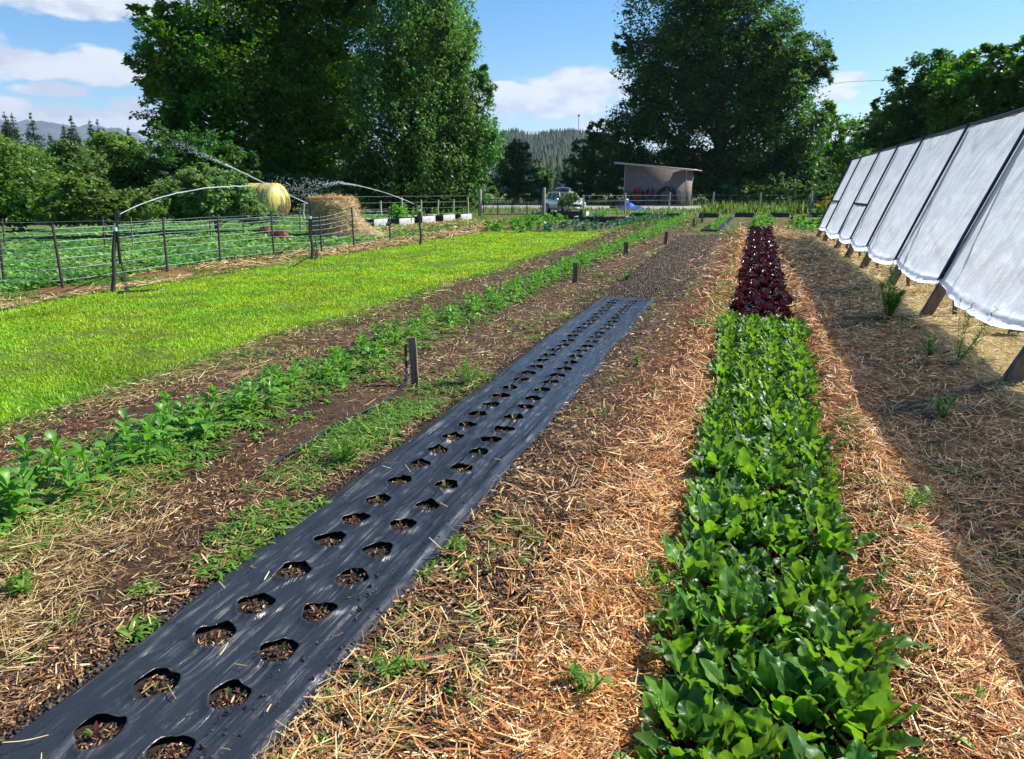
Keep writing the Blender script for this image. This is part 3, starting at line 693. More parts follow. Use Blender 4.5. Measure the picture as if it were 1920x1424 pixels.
protos = [tiny_geo(400 + k).build('seedling', [M['seedling'], M['beet_stem']], smooth=True) for k in range(5)]
used = set()
for i, (hx, hy, r) in enumerate(holes):
    q = random.randrange(5); f = q not in used; used.add(q)
    place(protos[q], hx + random.gauss(0, .006), hy + random.gauss(0, .006), float(height(hx, hy)), random.random() * 6.28, random.uniform(0.6, 1.2), 'tiny red stemmed seedling in a round hole of the black film', 'seedling', 'seedlings in the planting holes', f)

# single weeds one can point at
def weed_geo(seed, n=30, hgt=0.12, L=0.05, W=0.008, spread=0.05, nst=5):
    r = np.random.RandomState(seed); g = Geo()
    for s in range(nst):
        a = r.rand() * 6.28; e = R(40) + r.rand() * R(45); d = np.array([math.cos(a) * math.cos(e), math.sin(a) * math.cos(e), math.sin(e)]); h = hgt * (0.6 + 0.7 * r.rand())
        t = np.linspace(0, 1, 5)[:, None]; pts = d * h * t + np.array([0, 0, 0.25 * h]) * t ** 2; g.tube(pts, np.linspace(0.003, 0.001, 5), 4, 0, cap=False)
        m = n // nst * 2; tt = r.rand(m) ** 0.7; P = d * h * tt[:, None] + np.array([0, 0, 0.25 * h]) * tt[:, None] ** 2; aa = r.rand(m) * 6.28
        D = np.stack([np.cos(aa), np.sin(aa), 0.3 + r.rand(m)], -1); S = np.stack([-np.sin(aa), np.cos(aa), 0 * aa], -1)
        V, Fc, uv = leafgrid(P, D, S, L * (0.5 + 0.8 * r.rand(m)), W, 0.3, [0.3, 1, 0.8, 0.1], 2, rng=r); g.add(V, Fc, 0, uv)
    return g
W_ = [((1255, 1165), 'feathery green weed in the straw left of the beet bed', 0.16, 0.055, 0.007, 60),
      ((1080, 1380), 'leafy green weed clump in the orange straw near the bottom edge', 0.11, 0.05, 0.010, 60),
      ((1175, 525), 'bushy round weed on bare ground beyond the end of the black film', 0.17, 0.07, 0.018, 90),
      ((880, 715), 'clump of weeds beside the left edge of the black film behind the wooden stake', 0.22, 0.08, 0.008, 110),
      ((1665, 600), 'wide grassy weed clump beside the second visible shelter post', 0.42, 0.16, 0.014, 420),
      ((1795, 680), 'tall thin feathery weed in the shaded straw by the nearest shelter post', 0.42, 0.07, 0.010, 190),
      ((1742, 668), 'small dark green weed tuft in the shaded straw path', 0.16, 0.08, 0.011, 90),
      ((1195, 680), 'small leafy weed on the dark soil right of the black film', 0.10, 0.05, 0.014, 40),
      ((1345, 640), 'green weed tuft at the left corner where the beets meet the lettuces', 0.16, 0.08, 0.016, 50),
      ((1700, 985), 'grassy weed at the shadow edge right of the beet bed', 0.12, 0.08, 0.008, 50),
      ((1770, 785), 'spreading weed halfway between the beet bed and the nearest shelter post', 0.16, 0.07, 0.012, 90),
      ((855, 1045), 'grey green weed next to the right edge of the black film', 0.07, 0.05, 0.008, 40),
      ((745, 1290), 'pale green weed patch on dark soil beside the near end of the film', 0.08, 0.045, 0.010, 60),
      ((650, 870), 'dense weed clump over the black irrigation pipe', 0.16, 0.08, 0.009, 140),
      ((1640, 1130), 'small green weed at the right edge of the beet bed', 0.10, 0.05, 0.010, 40),
      ((45, 1110), 'pale low weed patch at the left edge of the picture', 0.07, 0.05, 0.012, 80)]
for i, ((px, py), lab, hh, L, W, n) in enumerate(W_):
    p = gz(px, py); o = weed_geo(500 + i, n, hh, L, W, nst=8 if n > 80 else 5).build('weed', M['weed']); o.location = (p[0], p[1], float(height(p[0], p[1])) - 0.005)
    tag(o, lab, 'weed')

# far crop rows: fuller plants beyond the cover crop
def far_rows(name, mat, label, cat, group, pts, s0, seeds, **kw):
    pr = [broad_geo(seeds + k, **kw).build(name, [M[mat], M['weed']], smooth=True) for k in range(3)]; used = set()
    for (x, y) in pts:
        q = random.randrange(3); f = q not in used; used.add(q)
        place(pr[q], x, y, float(height(x, y)), random.random() * 6.28, s0 * random.uniform(0.75, 1.25), label, cat, group, f, 0.1)
def row(xa, ya, xb, yb, n, j=0.06): return [(xa + (xb - xa) * t + random.gauss(0, j), ya + (yb - ya) * t + random.gauss(0, j)) for t in np.linspace(0, 1, n)]
def grow(p, q, n, j=0.1, w=0):
    a = gz(*p); b = gz(*q); o = []
    for k in range(w + 1): o += row(a[0] + k * 0.4, a[1], b[0] + k * 0.4, b[1], n, j)
    return o
far_rows('chard_plant', 'crop', 'full green chard plant in the block of far rows behind the cover crop', 'chard', 'chard in the far rows', grow((905, 434), (1010, 413), 12, .12, 2) + grow((960, 436), (1050, 413), 10, .12, 1), 2.0, 620, n=16, hgt=0.12, L=0.15, W=0.09)
far_rows('cabbage_plant', 'blue_crop', 'bluish green brassica plant in the row behind the cover crop', 'cabbage', 'brassicas in the far rows', grow((1015, 436), (1120, 412), 14, .1, 1) + grow((1075, 436), (1230, 410), 20, .08, 1), 1.9, 630, n=16, hgt=0.10, L=0.15, W=0.09)
far_rows('carrot_plant', 'far_tree', 'fine leaved dark green herb plant in the short far row', 'herb', 'herbs in the short far row', grow((1165, 432), (1232, 418), 16, .08, 2), 1.5, 640, n=22, hgt=0.2, L=0.12, W=0.012)
far_rows('lettuce_plant', 'crop', 'bright green leafy plant in the narrow row right of the far herbs', 'lettuce', 'bright lettuces in the far row', grow((1225, 424), (1278, 410), 16, .07), 1.3, 650, n=14, hgt=0.1, L=0.13, W=0.06)
far_rows('bean_plant', 'crop', 'small bright green plant on the short far strip of black film', 'bean plant', 'plants on the far film strip', [(q[0] + random.gauss(0, .07), q[1]) for q in [gz(1333 + 30 * t, 434 - 23 * t) for t in np.linspace(0, 1, 34)]], 1.8, 660, n=14, hgt=0.1, L=0.12, W=0.06)
far_rows('potato_plant', 'crop', 'green leafy potato plant just past the red lettuces', 'potato plant', 'plants past the red lettuces', [(0.85 + random.uniform(-.45, .45), random.uniform(32.3, 42)) for _ in range(34)], 2.2, 670, n=18, hgt=0.13, L=0.10, W=0.05)
far_rows('squash_plant', 'crop', 'big leaved squash plant between the red lettuces and the shelter end', 'squash', 'squash plants near the shelter end', [(random.uniform(2.1, 4.4), random.uniform(30.5, 38)) for _ in range(30)], 2.3, 680, n=14, hgt=0.14, L=0.13, W=0.12)
g = Geo()
FA, FB = gz(1333, 435), gz(1363, 411)
P = np.array([[[FA[0] + (FB[0] - FA[0]) * v - .42 + .84 * u, FA[1] + (FB[1] - FA[1]) * v, 0.05 + 0.02 * math.sin(u * 3.1) + float(height(FA[0] + (FB[0] - FA[0]) * v - .42 + .84 * u, FA[1] + (FB[1] - FA[1]) * v))] for v in np.linspace(0, 1, 60)] for u in np.linspace(0, 1, 8)])
g.grid(P); o = g.build('mulch_film', bpy.data.materials['black_mulch_film'], smooth=True); o.modifiers.new('thick', 'SOLIDIFY').thickness = 0.002
tag(o, 'short far strip of black film with a row of bright plants', 'mulch film')

# ------------------------------------------------------------------ plastic rain shelter
def build_shelter():
    root = empty('plastic_shelter', (2.34, 13.25, 0), 0, 'long leaning rain shelter of white translucent plastic on wooden posts with dark poles', 'crop shelter')
    ox, oy = 2.34, 13.25
    FY = [0.2, 3.5, 6.87, 10.34, 13.25, 16.28, 18.75, 21.1, 24.3, 26.5]
    lx = lambda z: 0.36 * z
    ZT, ZB = 2.57, 0.47
    m, T, out = new_mat('shelter_plastic')
    pos = T.node('ShaderNodeTexCoord').outputs['Object']
    st = T.node('ShaderNodeVectorMath', operation='MULTIPLY', ins={0: pos, 1: (1, 1.6, 0.5)}).outputs[0]
    n = T.noise(st, 3.0, 5, 0.6); w = T.node('ShaderNodeTexWave', ins={'Scale': 1.1, 'Distortion': 7.0, 'Detail': 3.0, 'Detail Scale': 1.3, 'Vector': st}).outputs['Fac']
    c = T.mix(T.rng(n, 0.3, 0.7), (0.60, 0.66, 0.80), (0.72, 0.77, 0.88))
    b = T.node('ShaderNodeBump', ins={'Strength': 0.6, 'Distance': 0.05, 'Height': T.math('ADD', T.math('MULTIPLY', n, 1.2), T.math('MULTIPLY', w, 0.35))}).outputs[0]
    d = T.node('ShaderNodeBsdfPrincipled', ins={'Base Color': c, 'Roughness': 0.28, 'Specular IOR Level': 0.5, 'Normal': b})
    tr = T.node('ShaderNodeBsdfTranslucent', ins={0: (0.76, 0.84, 1.0, 1), 'Normal': b}); tp = T.node('ShaderNodeBsdfTransparent', ins={0: (0.9, 0.93, 0.96, 1)})
    a = T.node('ShaderNodeMixShader', ins={0: 0.68, 1: d.outputs[0], 2: tr.outputs[0]}); a2 = T.node('ShaderNodeMixShader', ins={0: 0.2, 1: a.outputs[0], 2: tp.outputs[0]})
    T.l.new(a2.outputs[0], out.inputs[0])
    ys = []
    for i in range(len(FY) - 1): ys += list(np.linspace(FY[i], FY[i + 1], 25)[:-1])
    ys.append(FY[-1]); ys = np.array(ys)
    ph = np.interp(ys, FY, np.arange(len(FY))) % 1; sag = np.sin(PI * ph) ** 0.8; bay = np.floor(np.interp(ys, FY, np.arange(len(FY))))
    s = np.linspace(0, 1, 40); P = np.zeros((len(ys), 40 + 14, 3))
    for i, y in enumerate(ys):
        amp = 0.5 + 0.9 * vn(bay[i] * 3.1, 2.0, 5)
        zt = ZT - 0.02 * sag[i]; zb = ZB + 0.04 - 0.08 * sag[i] * amp
        z = zt + (zb - zt) * s
        bulge = -0.05 * sag[i] * np.sin(PI * s) - 0.05 * sag[i] * sm(0.6, 1.0, s)
        wr = 0.055 * (fbm(y * 5 + s * 3.0, s * 2.2 + y * 0.6, 81) - 0.5) * (0.3 + sag[i]) + 0.04 * (fbm(y * 11 - s * 9, s * 2, 83, 2) - 0.5) * sm(0.4, 1, s) + 0.020 * (fbm((ph[i] - .5) * 9 / (1.3 - s), s * 1.5 + bay[i] * 5, 87, 2) - 0.5) * sag[i]
        P[i, :40] = np.stack([lx(z) + bulge + wr - 0.012, np.full(40, y - oy), z], -1)
        # rolled, gathered hem: a drooping pocket that curls back under
        t = np.linspace(0, 1, 15)[1:]
        dr = (0.04 + 0.15 * sag[i] * amp); x0, z0 = P[i, 39, 0], P[i, 39, 2]
        jit = (fbm(y * 16, t * 3, 85, 2) - 0.5) * 0.03
        P[i, 40:] = np.stack([x0 - 0.07 * np.sin(PI * t) + 0.02 * np.exp(-(t / .12) ** 2) + 0.15 * t * t + jit, np.full(14, y - oy), z0 - dr * np.sin(t * PI * 0.62) + jit * 0.5], -1)
    g = Geo().grid(P); o = g.build('plastic_cover', m, root, smooth=True)
    # poles holding the plastic down, and timber posts
    blue = mat_plain('dark_blue_pole', (0.015, 0.015, 0.05), 0.35, nscale=3)
    for k, fy in enumerate(FY):
        y = fy - oy; g = Geo(); zz = np.linspace(ZT + 0.03, ZB, 6); pts = np.stack([lx(zz) - 0.045 - 0.01 * np.sin(zz), np.full(6, y), zz], -1); g.tube(pts, 0.021, 8); g.build('clamp_pole', blue, root, smooth=True)
        g = Geo(); wd = 0.10; jx = [0.0, -0.02, -0.10, -0.03, 0.03, 0.03, 0.03, 0.03, 0.03, 0.03][k]
        for (xa, za, xb, zb_) in [(jx - 0.03, -0.05, lx(ZT) + 0.03, ZT)]:
            L = math.hypot(xb - xa, zb_ - za); ang = math.atan2(xb - xa, zb_ - za); g.box(((xa + xb) / 2 + 0.07, y, (za + zb_) / 2), (0.13, 0.09, L), ry=ang)
        bevel(g.build('timber_post', M['old_wood'], root), 0.008)
        g = Geo(); L = math.hypot(1.2, ZT); g.box((lx(ZT) / 2 + 0.02 + 1.1, y + 0.07, ZT / 2 - 0.03), (0.09, 0.05, ZT * 1.1), ry=-math.atan2(1.1, ZT)); bevel(g.build('rear_post', M['old_wood'], root), 0.006)
        g = Geo(); g.box((0.34 + 0.03, y + 0.10, 0.22), (0.05, 0.04, 0.62), ry=-0.12); g.build('short_stake', M['old_wood'], root)
        # twine ties at the foot of each pole
        g = Geo(); g.tube([[lx(ZB) - 0.06, y - 0.02, ZB + 0.04], [lx(ZB) - 0.09, y - 0.06, ZB - 0.12], [lx(ZB) + 0.0, y - 0.05, ZB - 0.2]], 0.004, 5); g.build('tie', M['old_wood'], root)
    L = FY[-1] - FY[0]
    g = Geo(); g.tube([[lx(ZT) - 0.01, FY[0] - oy, ZT + 0.02], [lx(ZT) - 0.01, 0, ZT + 0.02], [lx(ZT) - 0.01, FY[-1] - oy, ZT + 0.02]], 0.022, 8); g.build('ridge_pole', blue, root, smooth=True)
    g = Geo(); g.box((lx(1.26) - 0.045, 25.4 - oy, 1.26), (0.02, 1.9, 0.06)); g.build('outer_rail', M['old_wood'], root)
    g = Geo(); g.box((lx(1.26) - 0.06, 19.95 - oy, 1.26), (0.02, 2.3, 0.06)); g.build('outer_rail', M['old_wood'], root)
build_shelter()
# tomato-like greenery just behind the sheet
far_rows('shelter_plant', 'far_tree', 'green plant on the ground under the plastic shelter', 'plant', 'plants under the shelter', [(random.uniform(3.0, 3.5), y) for y in np.arange(4.2, 25, 0.7)], 1.4, 690, n=18, hgt=0.16, L=0.12, W=0.07)

# ------------------------------------------------------------------ stakes, pipe, sprinklers
def stake(px, py, topy, w, label, lean=0.0, side='old_wood'):
    p = gz(px, py); D = math.hypot(p[0], p[1]); h = (py - topy) / 1400.0 * D * 0.98
    g = Geo(); n = 7; prof = np.array([[-.5, -.5], [.5, -.5], [.5, .5], [-.5, .5]]) * w; P = np.zeros((n, 4, 3))
    for i, t in enumerate(np.linspace(0, 1, n)):
        P[i, :, :2] = prof * (1 + 0.06 * rs.randn(4, 2)) * (1 if t > 0 else 0.8) + [lean * t * h, 0]; P[i, :, 2] = -0.12 + t * (h + 0.12) + (0.004 * rs.randn(4) if i == n - 1 else 0)
    g.grid(P, wrap=True); g.add(P[-1], [[0, 1, 2, 3]]); o = g.build('wooden_stake', M['grey_wood'] if side == 'g' else M['old_wood'])
    bevel(o, 0.004); o.location = (p[0], p[1], float(height(p[0], p[1]))); o.rotation_euler = (0, 0, 0.35); tag(o, label, 'stake', 'low wooden stakes')
    return p, h
stake(779, 717, 612, 0.06, 'tallest short wooden stake with the black pipe at its foot', -0.03)
stake(1078, 528, 488, 0.075, 'dark wooden stake second from the camera beside the seedling row', 0)
stake(1173, 478, 453, 0.10, 'third wooden stake from the camera beside the seedling row', 0)
stake(1247, 457, 432, 0.09, 'fourth wooden stake from the camera at the end of the bare soil strip', 0.08)
stake(1300, 424, 410, 0.09, 'small dark stake left of the far film strip', 0)
stake(1316, 418, 402, 0.08, 'farthest short stake in front of the raised planters', 0)
def gp(px, py, z=0.0):
    p = gz(px, py); return [p[0], p[1], float(height(p[0], p[1])) + z]
g = Geo(); a = gp(768, 712, 0.02); 
pts = np.array([gp(765, 655, 0) [:2] + [0.30], [a[0] - 0.03, a[1] + 0.03, 0.14], [a[0] - 0.03, a[1] + 0.01, 0.05], gp(757, 722, .028), gp(730, 748, .028), gp(690, 765, .026), gp(640, 790, .03), gp(600, 818, .03), gp(550, 845, .028), gp(515, 868, .02), gp(490, 885, .0)])
def spline(pts, n=8):
    pts = np.asarray(pts, float); P = np.vstack([2 * pts[0] - pts[1], pts, 2 * pts[-1] - pts[-2]]); o = []
    for i in range(1, len(P) - 2):
        for t in np.linspace(0, 1, n, endpoint=False):
            o.append(0.5 * (2 * P[i] + (P[i + 1] - P[i - 1]) * t + (2 * P[i - 1] - 5 * P[i] + 4 * P[i + 1] - P[i + 2]) * t * t + (3 * P[i] - P[i - 1] - 3 * P[i + 1] + P[i + 2]) * t ** 3))
    o.append(pts[-1]); return np.array(o)
root = empty('irrigation_pipe', pts[3], 0, 'black irrigation pipe running along the ground to the tallest short stake', 'hose')
off = np.array(root.location)
ribbed = mat_plain('ribbed_black_pipe', (0.022, 0.024, 0.026), 0.28, nscale=60, bump=0.002)
Geo().tube(spline(pts[2:], 8) - off, 0.0125, 10).build('pipe', ribbed, root, smooth=True)
g = Geo(); g.tube(np.array([pts[2] + [0, 0, -0.02], pts[2] + [0, 0, 0.10], pts[2] + [0.0, 0, 0.26]]) - off, 0.012, 8); g.build('riser', M['black_plastic'], root, smooth=True)
for dz in (0.02, 0.12):
    g = Geo(); g.tube(np.array([pts[2] + [0, 0, dz], pts[2] + [0, 0, dz + 0.025]]) - off, 0.019, 10); g.build('coupling', mat_plain('grey_coupling', (0.3, 0.3, 0.3), 0.4), root)
g = Geo(); q = spline([gp(170, 1056, 0), gp(190, 1046, .012), gp(225, 1028, .014), gp(252, 1012, 0.0)]); g.tube(q - q[0], 0.012, 10)
o = g.build('pipe_piece', ribbed, smooth=True, loc=tuple(q[0])); tag(o, 'short exposed piece of black pipe in the straw near the left edge', 'hose')

def sprinkler(base_px, top_px, head_px, label, foot=True, tri=False, hose_pts=()):
    b = gz(*base_px); D = math.hypot(b[0], b[1]); t = gd(*top_px, D); h = gd(*head_px, D)
    root = empty('sprinkler', (b[0], b[1], float(height(b[0], b[1]))), 0, label, 'sprinkler', 'irrigation sprinklers on wooden posts'); o = np.array(root.location)
    g = Geo()
    pts = np.array([o + [0, 0, -0.1], o + (t - o) * 0.3 + [rt[0] * .035, rt[1] * .035, 0], o + (t - o) * 0.6, t]) - o
    if tri: pts[0] -= rt * 0.02
    g.tube(spline(pts, 4), 0.035 * np.linspace(1.05, 0.85, 13), 6); g.build('post', M['dark_post'], root)
    g = Geo(); g.tube(spline(np.array([t * [1, 1, 0] + [0, 0, 0.45], t + rt * 0.03, h]) - o, 6), 0.021, 8); g.build('riser', M['black_plastic'], root, smooth=True)
    g = Geo(); g.tube(np.array([h - [0, 0, 0.03], h + [0, 0, 0.07]]) - o, [0.04, 0.03], 10); hd = g.build('head', M['black_plastic'], root, smooth=True)
    g = Geo(); g.tube(np.array([h + [0, 0, 0.03], h + [0.03, 0.06, 0.06]]) - o, [0.016, 0.010], 8); g.build('nozzle', M['dark_metal'], hd)
    g = Geo(); g.tube(np.array([t - [0, 0, .03], t + [0, 0, 0.03]]) - o, 0.048, 10); g.build('clamp', M['wire'], root, smooth=True)
    if hose_pts:
        g = Geo(); g.tube(spline(np.array([t - rt * 0.0 + [0, 0, -0.05]] + [np.array(gp(*q[:2], q[2])) for q in hose_pts]) - o, 6), 0.018, 8); g.build('hose', M['black_plastic'], root, smooth=True)
    return h
h1 = sprinkler((208, 550), (216, 430), (221, 404), 'nearest sprinkler on a post at the left end of the grass strip', hose_pts=((232, 520, 0.15), (240, 549, 0.03), (225, 552, 0.03), (290, 547, 0.02), (318, 544, 0.0)))
h2 = sprinkler((584, 487), (581, 408), (581, 384), 'middle sprinkler on a post in front of the straw bale', hose_pts=((590, 455, 0.3), (595, 484, 0.03), (580, 486, 0.03), (545, 503, 0.02), (520, 505, 0.01)))
h3 = sprinkler((788, 460), (786, 395), (779, 384), 'farthest sprinkler on a post beside the row of white planters', tri=True)

M['water'], T, out = new_mat('water_spray')
p_ = T.node('ShaderNodeBsdfPrincipled', ins={'Base Color': (0.85, 0.9, 0.95, 1), 'Roughness': 0.15, 'Specular IOR Level': 0.7}); t_ = T.node('ShaderNodeBsdfTranslucent', ins={0: (0.9, 0.93, 0.96, 1)})
mx_ = T.node('ShaderNodeMixShader', ins={0: 0.5, 1: p_.outputs[0], 2: t_.outputs[0]}); mz_ = T.node('ShaderNodeMixShader', ins={0: 0.35, 1: mx_.outputs[0], 2: T.node('ShaderNodeBsdfTransparent').outputs[0]}); T.l.new(mz_.outputs[0], out.inputs[0])
def jet(h, mid_px, end_px, D1, D2, label, droplets=900, spread=0.5, fall=0.9, solid=0.45, rad=0.02):
    """a stream that leaves the nozzle whole and breaks into drops"""
    m = gd(*mid_px, D1); e = gd(*end_px, D2)
    # quadratic through h, m, e
    tm = np.linalg.norm(m - h) / (np.linalg.norm(m - h) + np.linalg.norm(e - m))
    A = ((e - h) * tm - (m - h)) / (tm - tm * tm); B = (e - h) - A
    f = lambda t: h + np.outer(t, B) + np.outer(t * t, A)
    g = Geo(); ts = np.linspace(0.0, solid, 24); P = f(ts); P += rs.randn(*P.shape) * 0.012 * ts[:, None]; g.tube(P - h, np.linspace(rad * 0.6, rad * 1.0, 24) * (0.8 + 0.4 * rs.rand(24)), 6)
    n = droplets; t = solid * 0.6 + rs.rand(n) ** 0.8 * (1.02 - solid * 0.6); c = f(t) - h; s = spread * np.clip(t - solid * 0.6, 0, 1) ** 1.5
    c = c + rs.randn(n, 3) * s[:, None] * [0.6, 0.6, 0.5]; c[:, 2] -= rs.rand(n) ** 1.6 * fall * np.clip(t - solid, 0, 1) * 2.0
    r = (0.004 + 0.006 * rs.rand(n)) * np.linalg.norm(h[:2]) / 20 * (1.2 - 0.3 * t)
    base = np.array([[1, 0, 0], [-1, 0, 0], [0, 1, 0], [0, -1, 0], [0, 0, 1.6], [0, 0, -1.6]]); V = c[:, None] + base[None] * r[:, None, None]; i = np.arange(n)[:, None] * 6
    fs = [[0, 2, 4], [2, 1, 4], [1, 3, 4], [3, 0, 4], [2, 0, 5], [1, 2, 5], [3, 1, 5], [0, 3, 5]]; g.add(V.reshape(-1, 3), np.concatenate([i + np.array(q) for q in fs]))
    # ragged sheet along the stream between solid and spray
    o = g.build('water_jet', M['water'], loc=tuple(h)); tag(o, label, 'water', kind='stuff')
jet(h1, (400, 352), (640, 362), 17, 22, 'arc of water leaving the nearest sprinkler towards the yellow tank', 500, 0.25, 0.5, 0.6, 0.012)
jet(h2, (430, 312), (325, 262), 19, 20, 'jet of water rising to the left from the middle sprinkler', 500, 0.22, 0.2, 0.62, 0.012)
jet(h3, (650, 345), (490, 350), 21, 22, 'arc of water leaving the farthest sprinkler towards the left', 900, 0.5, 1.0, 0.5, 0.011)
g = Geo()

# ------------------------------------------------------------------ twine fence of the pasture
def twine_fence(label, posts, heights, mat, rad, wirerad):
    """posts: (base px, base py, top px, top py, material)"""
    b0 = gz(posts[0][0], posts[0][1]); root = empty('twine_fence', (b0[0], b0[1], 0), 0, label, 'fence'); o0 = np.array(root.location); B = []; Tt = []
    for (bx, by, tx, ty, m) in posts:
        b = gz(bx, by); t = gd(tx, ty, math.hypot(b[0], b[1])); B.append(b); Tt.append(t)
        g = Geo(); g.tube(np.array([b - [0, 0, .1], (b + t) / 2, t]) - o0, [rad, rad * .95, rad * .9], 6); g.build('post', M[m], root)
    for hf in heights:
        pts = []
        for i in range(len(B)):
            p = B[i] + (Tt[i] - B[i]) * hf
            if i: 
                q = pts[-1]; mid = (q + p) / 2; mid[2] -= 0.012 * (0.5 + rs.rand()); pts.append(mid)
            pts.append(p)
        g = Geo(); g.tube(spline(np.array(pts) - o0 + [0.0, -rad, 0], 3), wirerad, 4); g.build('twine', mat, root)
    return root
M['twine'] = mat_plain('white_blue_twine', (0.42, 0.60, 0.72), 0.5, nscale=2, col2=(0.5, 0.58, 0.60))
L0 = gz(-160, 560)
twine_fence('near twine fence of white and blue strands on dark leaning posts', [(-170, 575, -175, 425, 'dark_post'), (8, 537, -2, 440, 'dark_post'), (118, 540, 98, 420, 'dark_post'), (314, 510, 305, 408, 'dark_post'), (413, 494, 408, 405, 'dark_post'), (514, 482, 508, 400, 'dark_post'), (603, 474, 599, 402, 'dark_post'), (664, 463, 659, 389, 'dark_post'), (732, 454, 729, 391, 'dark_post')], (0.12, 0.30, 0.46, 0.60, 0.72, 0.83, 0.92), M['twine'], 0.026, 0.0028)
twine_fence('rear twine fence of thin strands in front of the green bushes', [(-120, 470, -124, 405, 'dark_post'), (10, 470, 4, 410, 'dark_post'), (197, 470, 192, 406, 'dark_post'), (250, 470, 245, 408, 'old_wood'), (395, 450, 392, 401, 'dark_post'), (457, 447, 454, 399, 'dark_post'), (563, 445, 562, 392, 'old_wood'), (613, 450, 612, 392, 'dark_post'), (664, 449, 660, 390, 'dark_post')], (0.35, 0.55, 0.72, 0.87), M['twine'], 0.024, 0.0025)

# ------------------------------------------------------------------ garden fence, gate
def garden_fence(label, pts, thick=0.06, htop=1.55, wires=(0.2, 0.55, 0.9, 1.25)):
    b0 = gz(*pts[0][:2]); root = empty('garden_fence', (b0[0], b0[1], 0), 0, label, 'fence'); o0 = np.array(root.location); B = []
    for (px, py, ty) in pts:
        b = gz(px, py); D = math.hypot(b[0], b[1]); t = gd(px, ty, D); B.append((b, t[2])); g = Geo()
        g.tube(np.array([b - [0, 0, .1], [b[0] + rs.randn() * .02, b[1], t[2] / 2], [b[0] + rs.randn() * .03, b[1], t[2]]]) - o0, thick, 7); g.build('post', M['pale_post'], root)
    for h in wires:
        g = Geo(); g.tube(np.array([[b[0], b[1] - 0.06, h] for b, _ in B]) - o0, 0.007, 4); g.build('wire', M['wire_far'], root)
    # woven mesh between the strands: verticals every 0.3 m
    g = Geo()
    for i in range(len(B) - 1):
        a, b = B[i][0], B[i + 1][0]; n = max(2, int(np.linalg.norm(b - a) / 0.35))
        for t in np.linspace(0, 1, n):
            p = a + (b - a) * t; g.tube(np.array([[p[0], p[1] - 0.06, 0.05], [p[0], p[1] - 0.06, wires[-1]]]) - o0, 0.004, 3, cap=False)
    g.build('mesh_wires', M['wire_far'], root)
garden_fence('left run of the wire garden fence behind the white planters', [(571, 416, 382), (640, 414, 380), (715, 411, 377), (754, 409, 371), (790, 408, 375), (822, 407, 375), (851, 406, 374), (877, 405, 370)])
garden_fence('right run of the wire garden fence with pale posts in front of the shed', [(1094, 404, 366), (1171, 402, 362), (1254, 400, 361), (1336, 399, 360), (1423, 400, 361), (1518, 402, 357), (1620, 403, 356)])
for lab, px, py, ty in (('thick weathered gate post left of the metal gate', 900, 406, 355), ('thick weathered gate post right of the metal gate beside the car', 1019, 405, 352)):
    b = gz(px, py); t = gd(px, ty, math.hypot(b[0], b[1])); g = Geo(); g.tube([[0, 0, -.1], [0, 0, t[2] * .5], [0.02, 0, t[2] - .05], [0.02, 0, t[2]]], [0.13, 0.12, 0.11, 0.07], 12)
    tag(g.build('gate_post', M['grey_wood'], smooth=True, loc=(b[0], b[1], 0)), lab, 'gate post')
def gate():
    a = gz(907, 406); b = gz(1014, 405.5); root = empty('metal_gate', (a[0], a[1], 0), math.atan2(b[1] - a[1], b[0] - a[0]), 'dark metal mesh double gate between the two thick posts', 'gate')
    L = math.hypot(b[0] - a[0], b[1] - a[1])
    for x0, x1 in ((0.0, L * 0.49), (L * 0.51, L)):
        g = Geo()
        for z in (0.12, 1.05): g.tube([[x0, 0, z], [x1, 0, z]], 0.028, 6)
        for x in (x0, (x0 + x1) / 2, x1): g.tube([[x, 0, 0.12], [x, 0, 1.05]], 0.025, 6)
        lf = g.build('gate_leaf', M['dark_metal'], root)
        g = Geo()
        for z in np.arange(0.2, 1.05, 0.1): g.tube([[x0, 0.01, z], [x1, 0.01, z]], 0.004, 3, cap=False)
        for x in np.arange(x0, x1, 0.12): g.tube([[x, 0.01, 0.12], [x, 0.01, 1.05]], 0.004, 3, cap=False)
        g.build('wire_mesh', M['wire_far'], lf)
gate()

# ------------------------------------------------------------------ planters
def planter(x, y, sx, sy, h, rz, label, group, plant='crop', pn=10, ps=1.0, white_face=True, name='raised_planter'):
    root = empty(name, (x, y, 0), rz, label, 'planter', group)
    for nm, c, s in (('end_board', (sx / 2, 0, h / 2), (0.04, sy, h)), ('end_board', (-sx / 2, 0, h / 2), (0.04, sy, h))):
        bevel(Geo().box(c, s).build(nm, M['white_paint'], root), 0.006)
    for c, s in (((0, sy / 2 - .02, h / 2 - .004), (sx - .045, 0.04, h - .01)), ((0, -sy / 2 + .02, h / 2 - .004), (sx - .045, 0.04, h - .01))):
        bevel(Geo().box(c, s).build('side_board', M['shade_side'], root), 0.006)
    Geo().box((0, 0, h - 0.07), (sx - 0.05, sy - 0.09, 0.05)).build('soil_fill', M['soil'], root)
    return root
veg = {}
def bed_plants(x, y, sx, sy, h, rz, n, s, label, name='planter_plant', mat='crop', seed=0, **kw):
    key = (name, mat)
    if key not in veg: veg[key] = ([broad_geo(700 + seed + k, **kw).build(name, [M[mat], M['weed']], smooth=True) for k in range(2)], set())
    pr, used = veg[key]
    for _ in range(n):
        u, v = random.uniform(-.42, .42) * sx, random.uniform(-.36, .36) * sy; q = random.randrange(2); f = q not in used; used.add(q)
        place(pr[q], x + u * math.cos(rz) - v * math.sin(rz), y + u * math.sin(rz) + v * math.cos(rz), h - 0.06, random.random() * 6.28, s * random.uniform(.7, 1.3), label, 'plant', 'plants growing in the raised planters', f, 0.15)
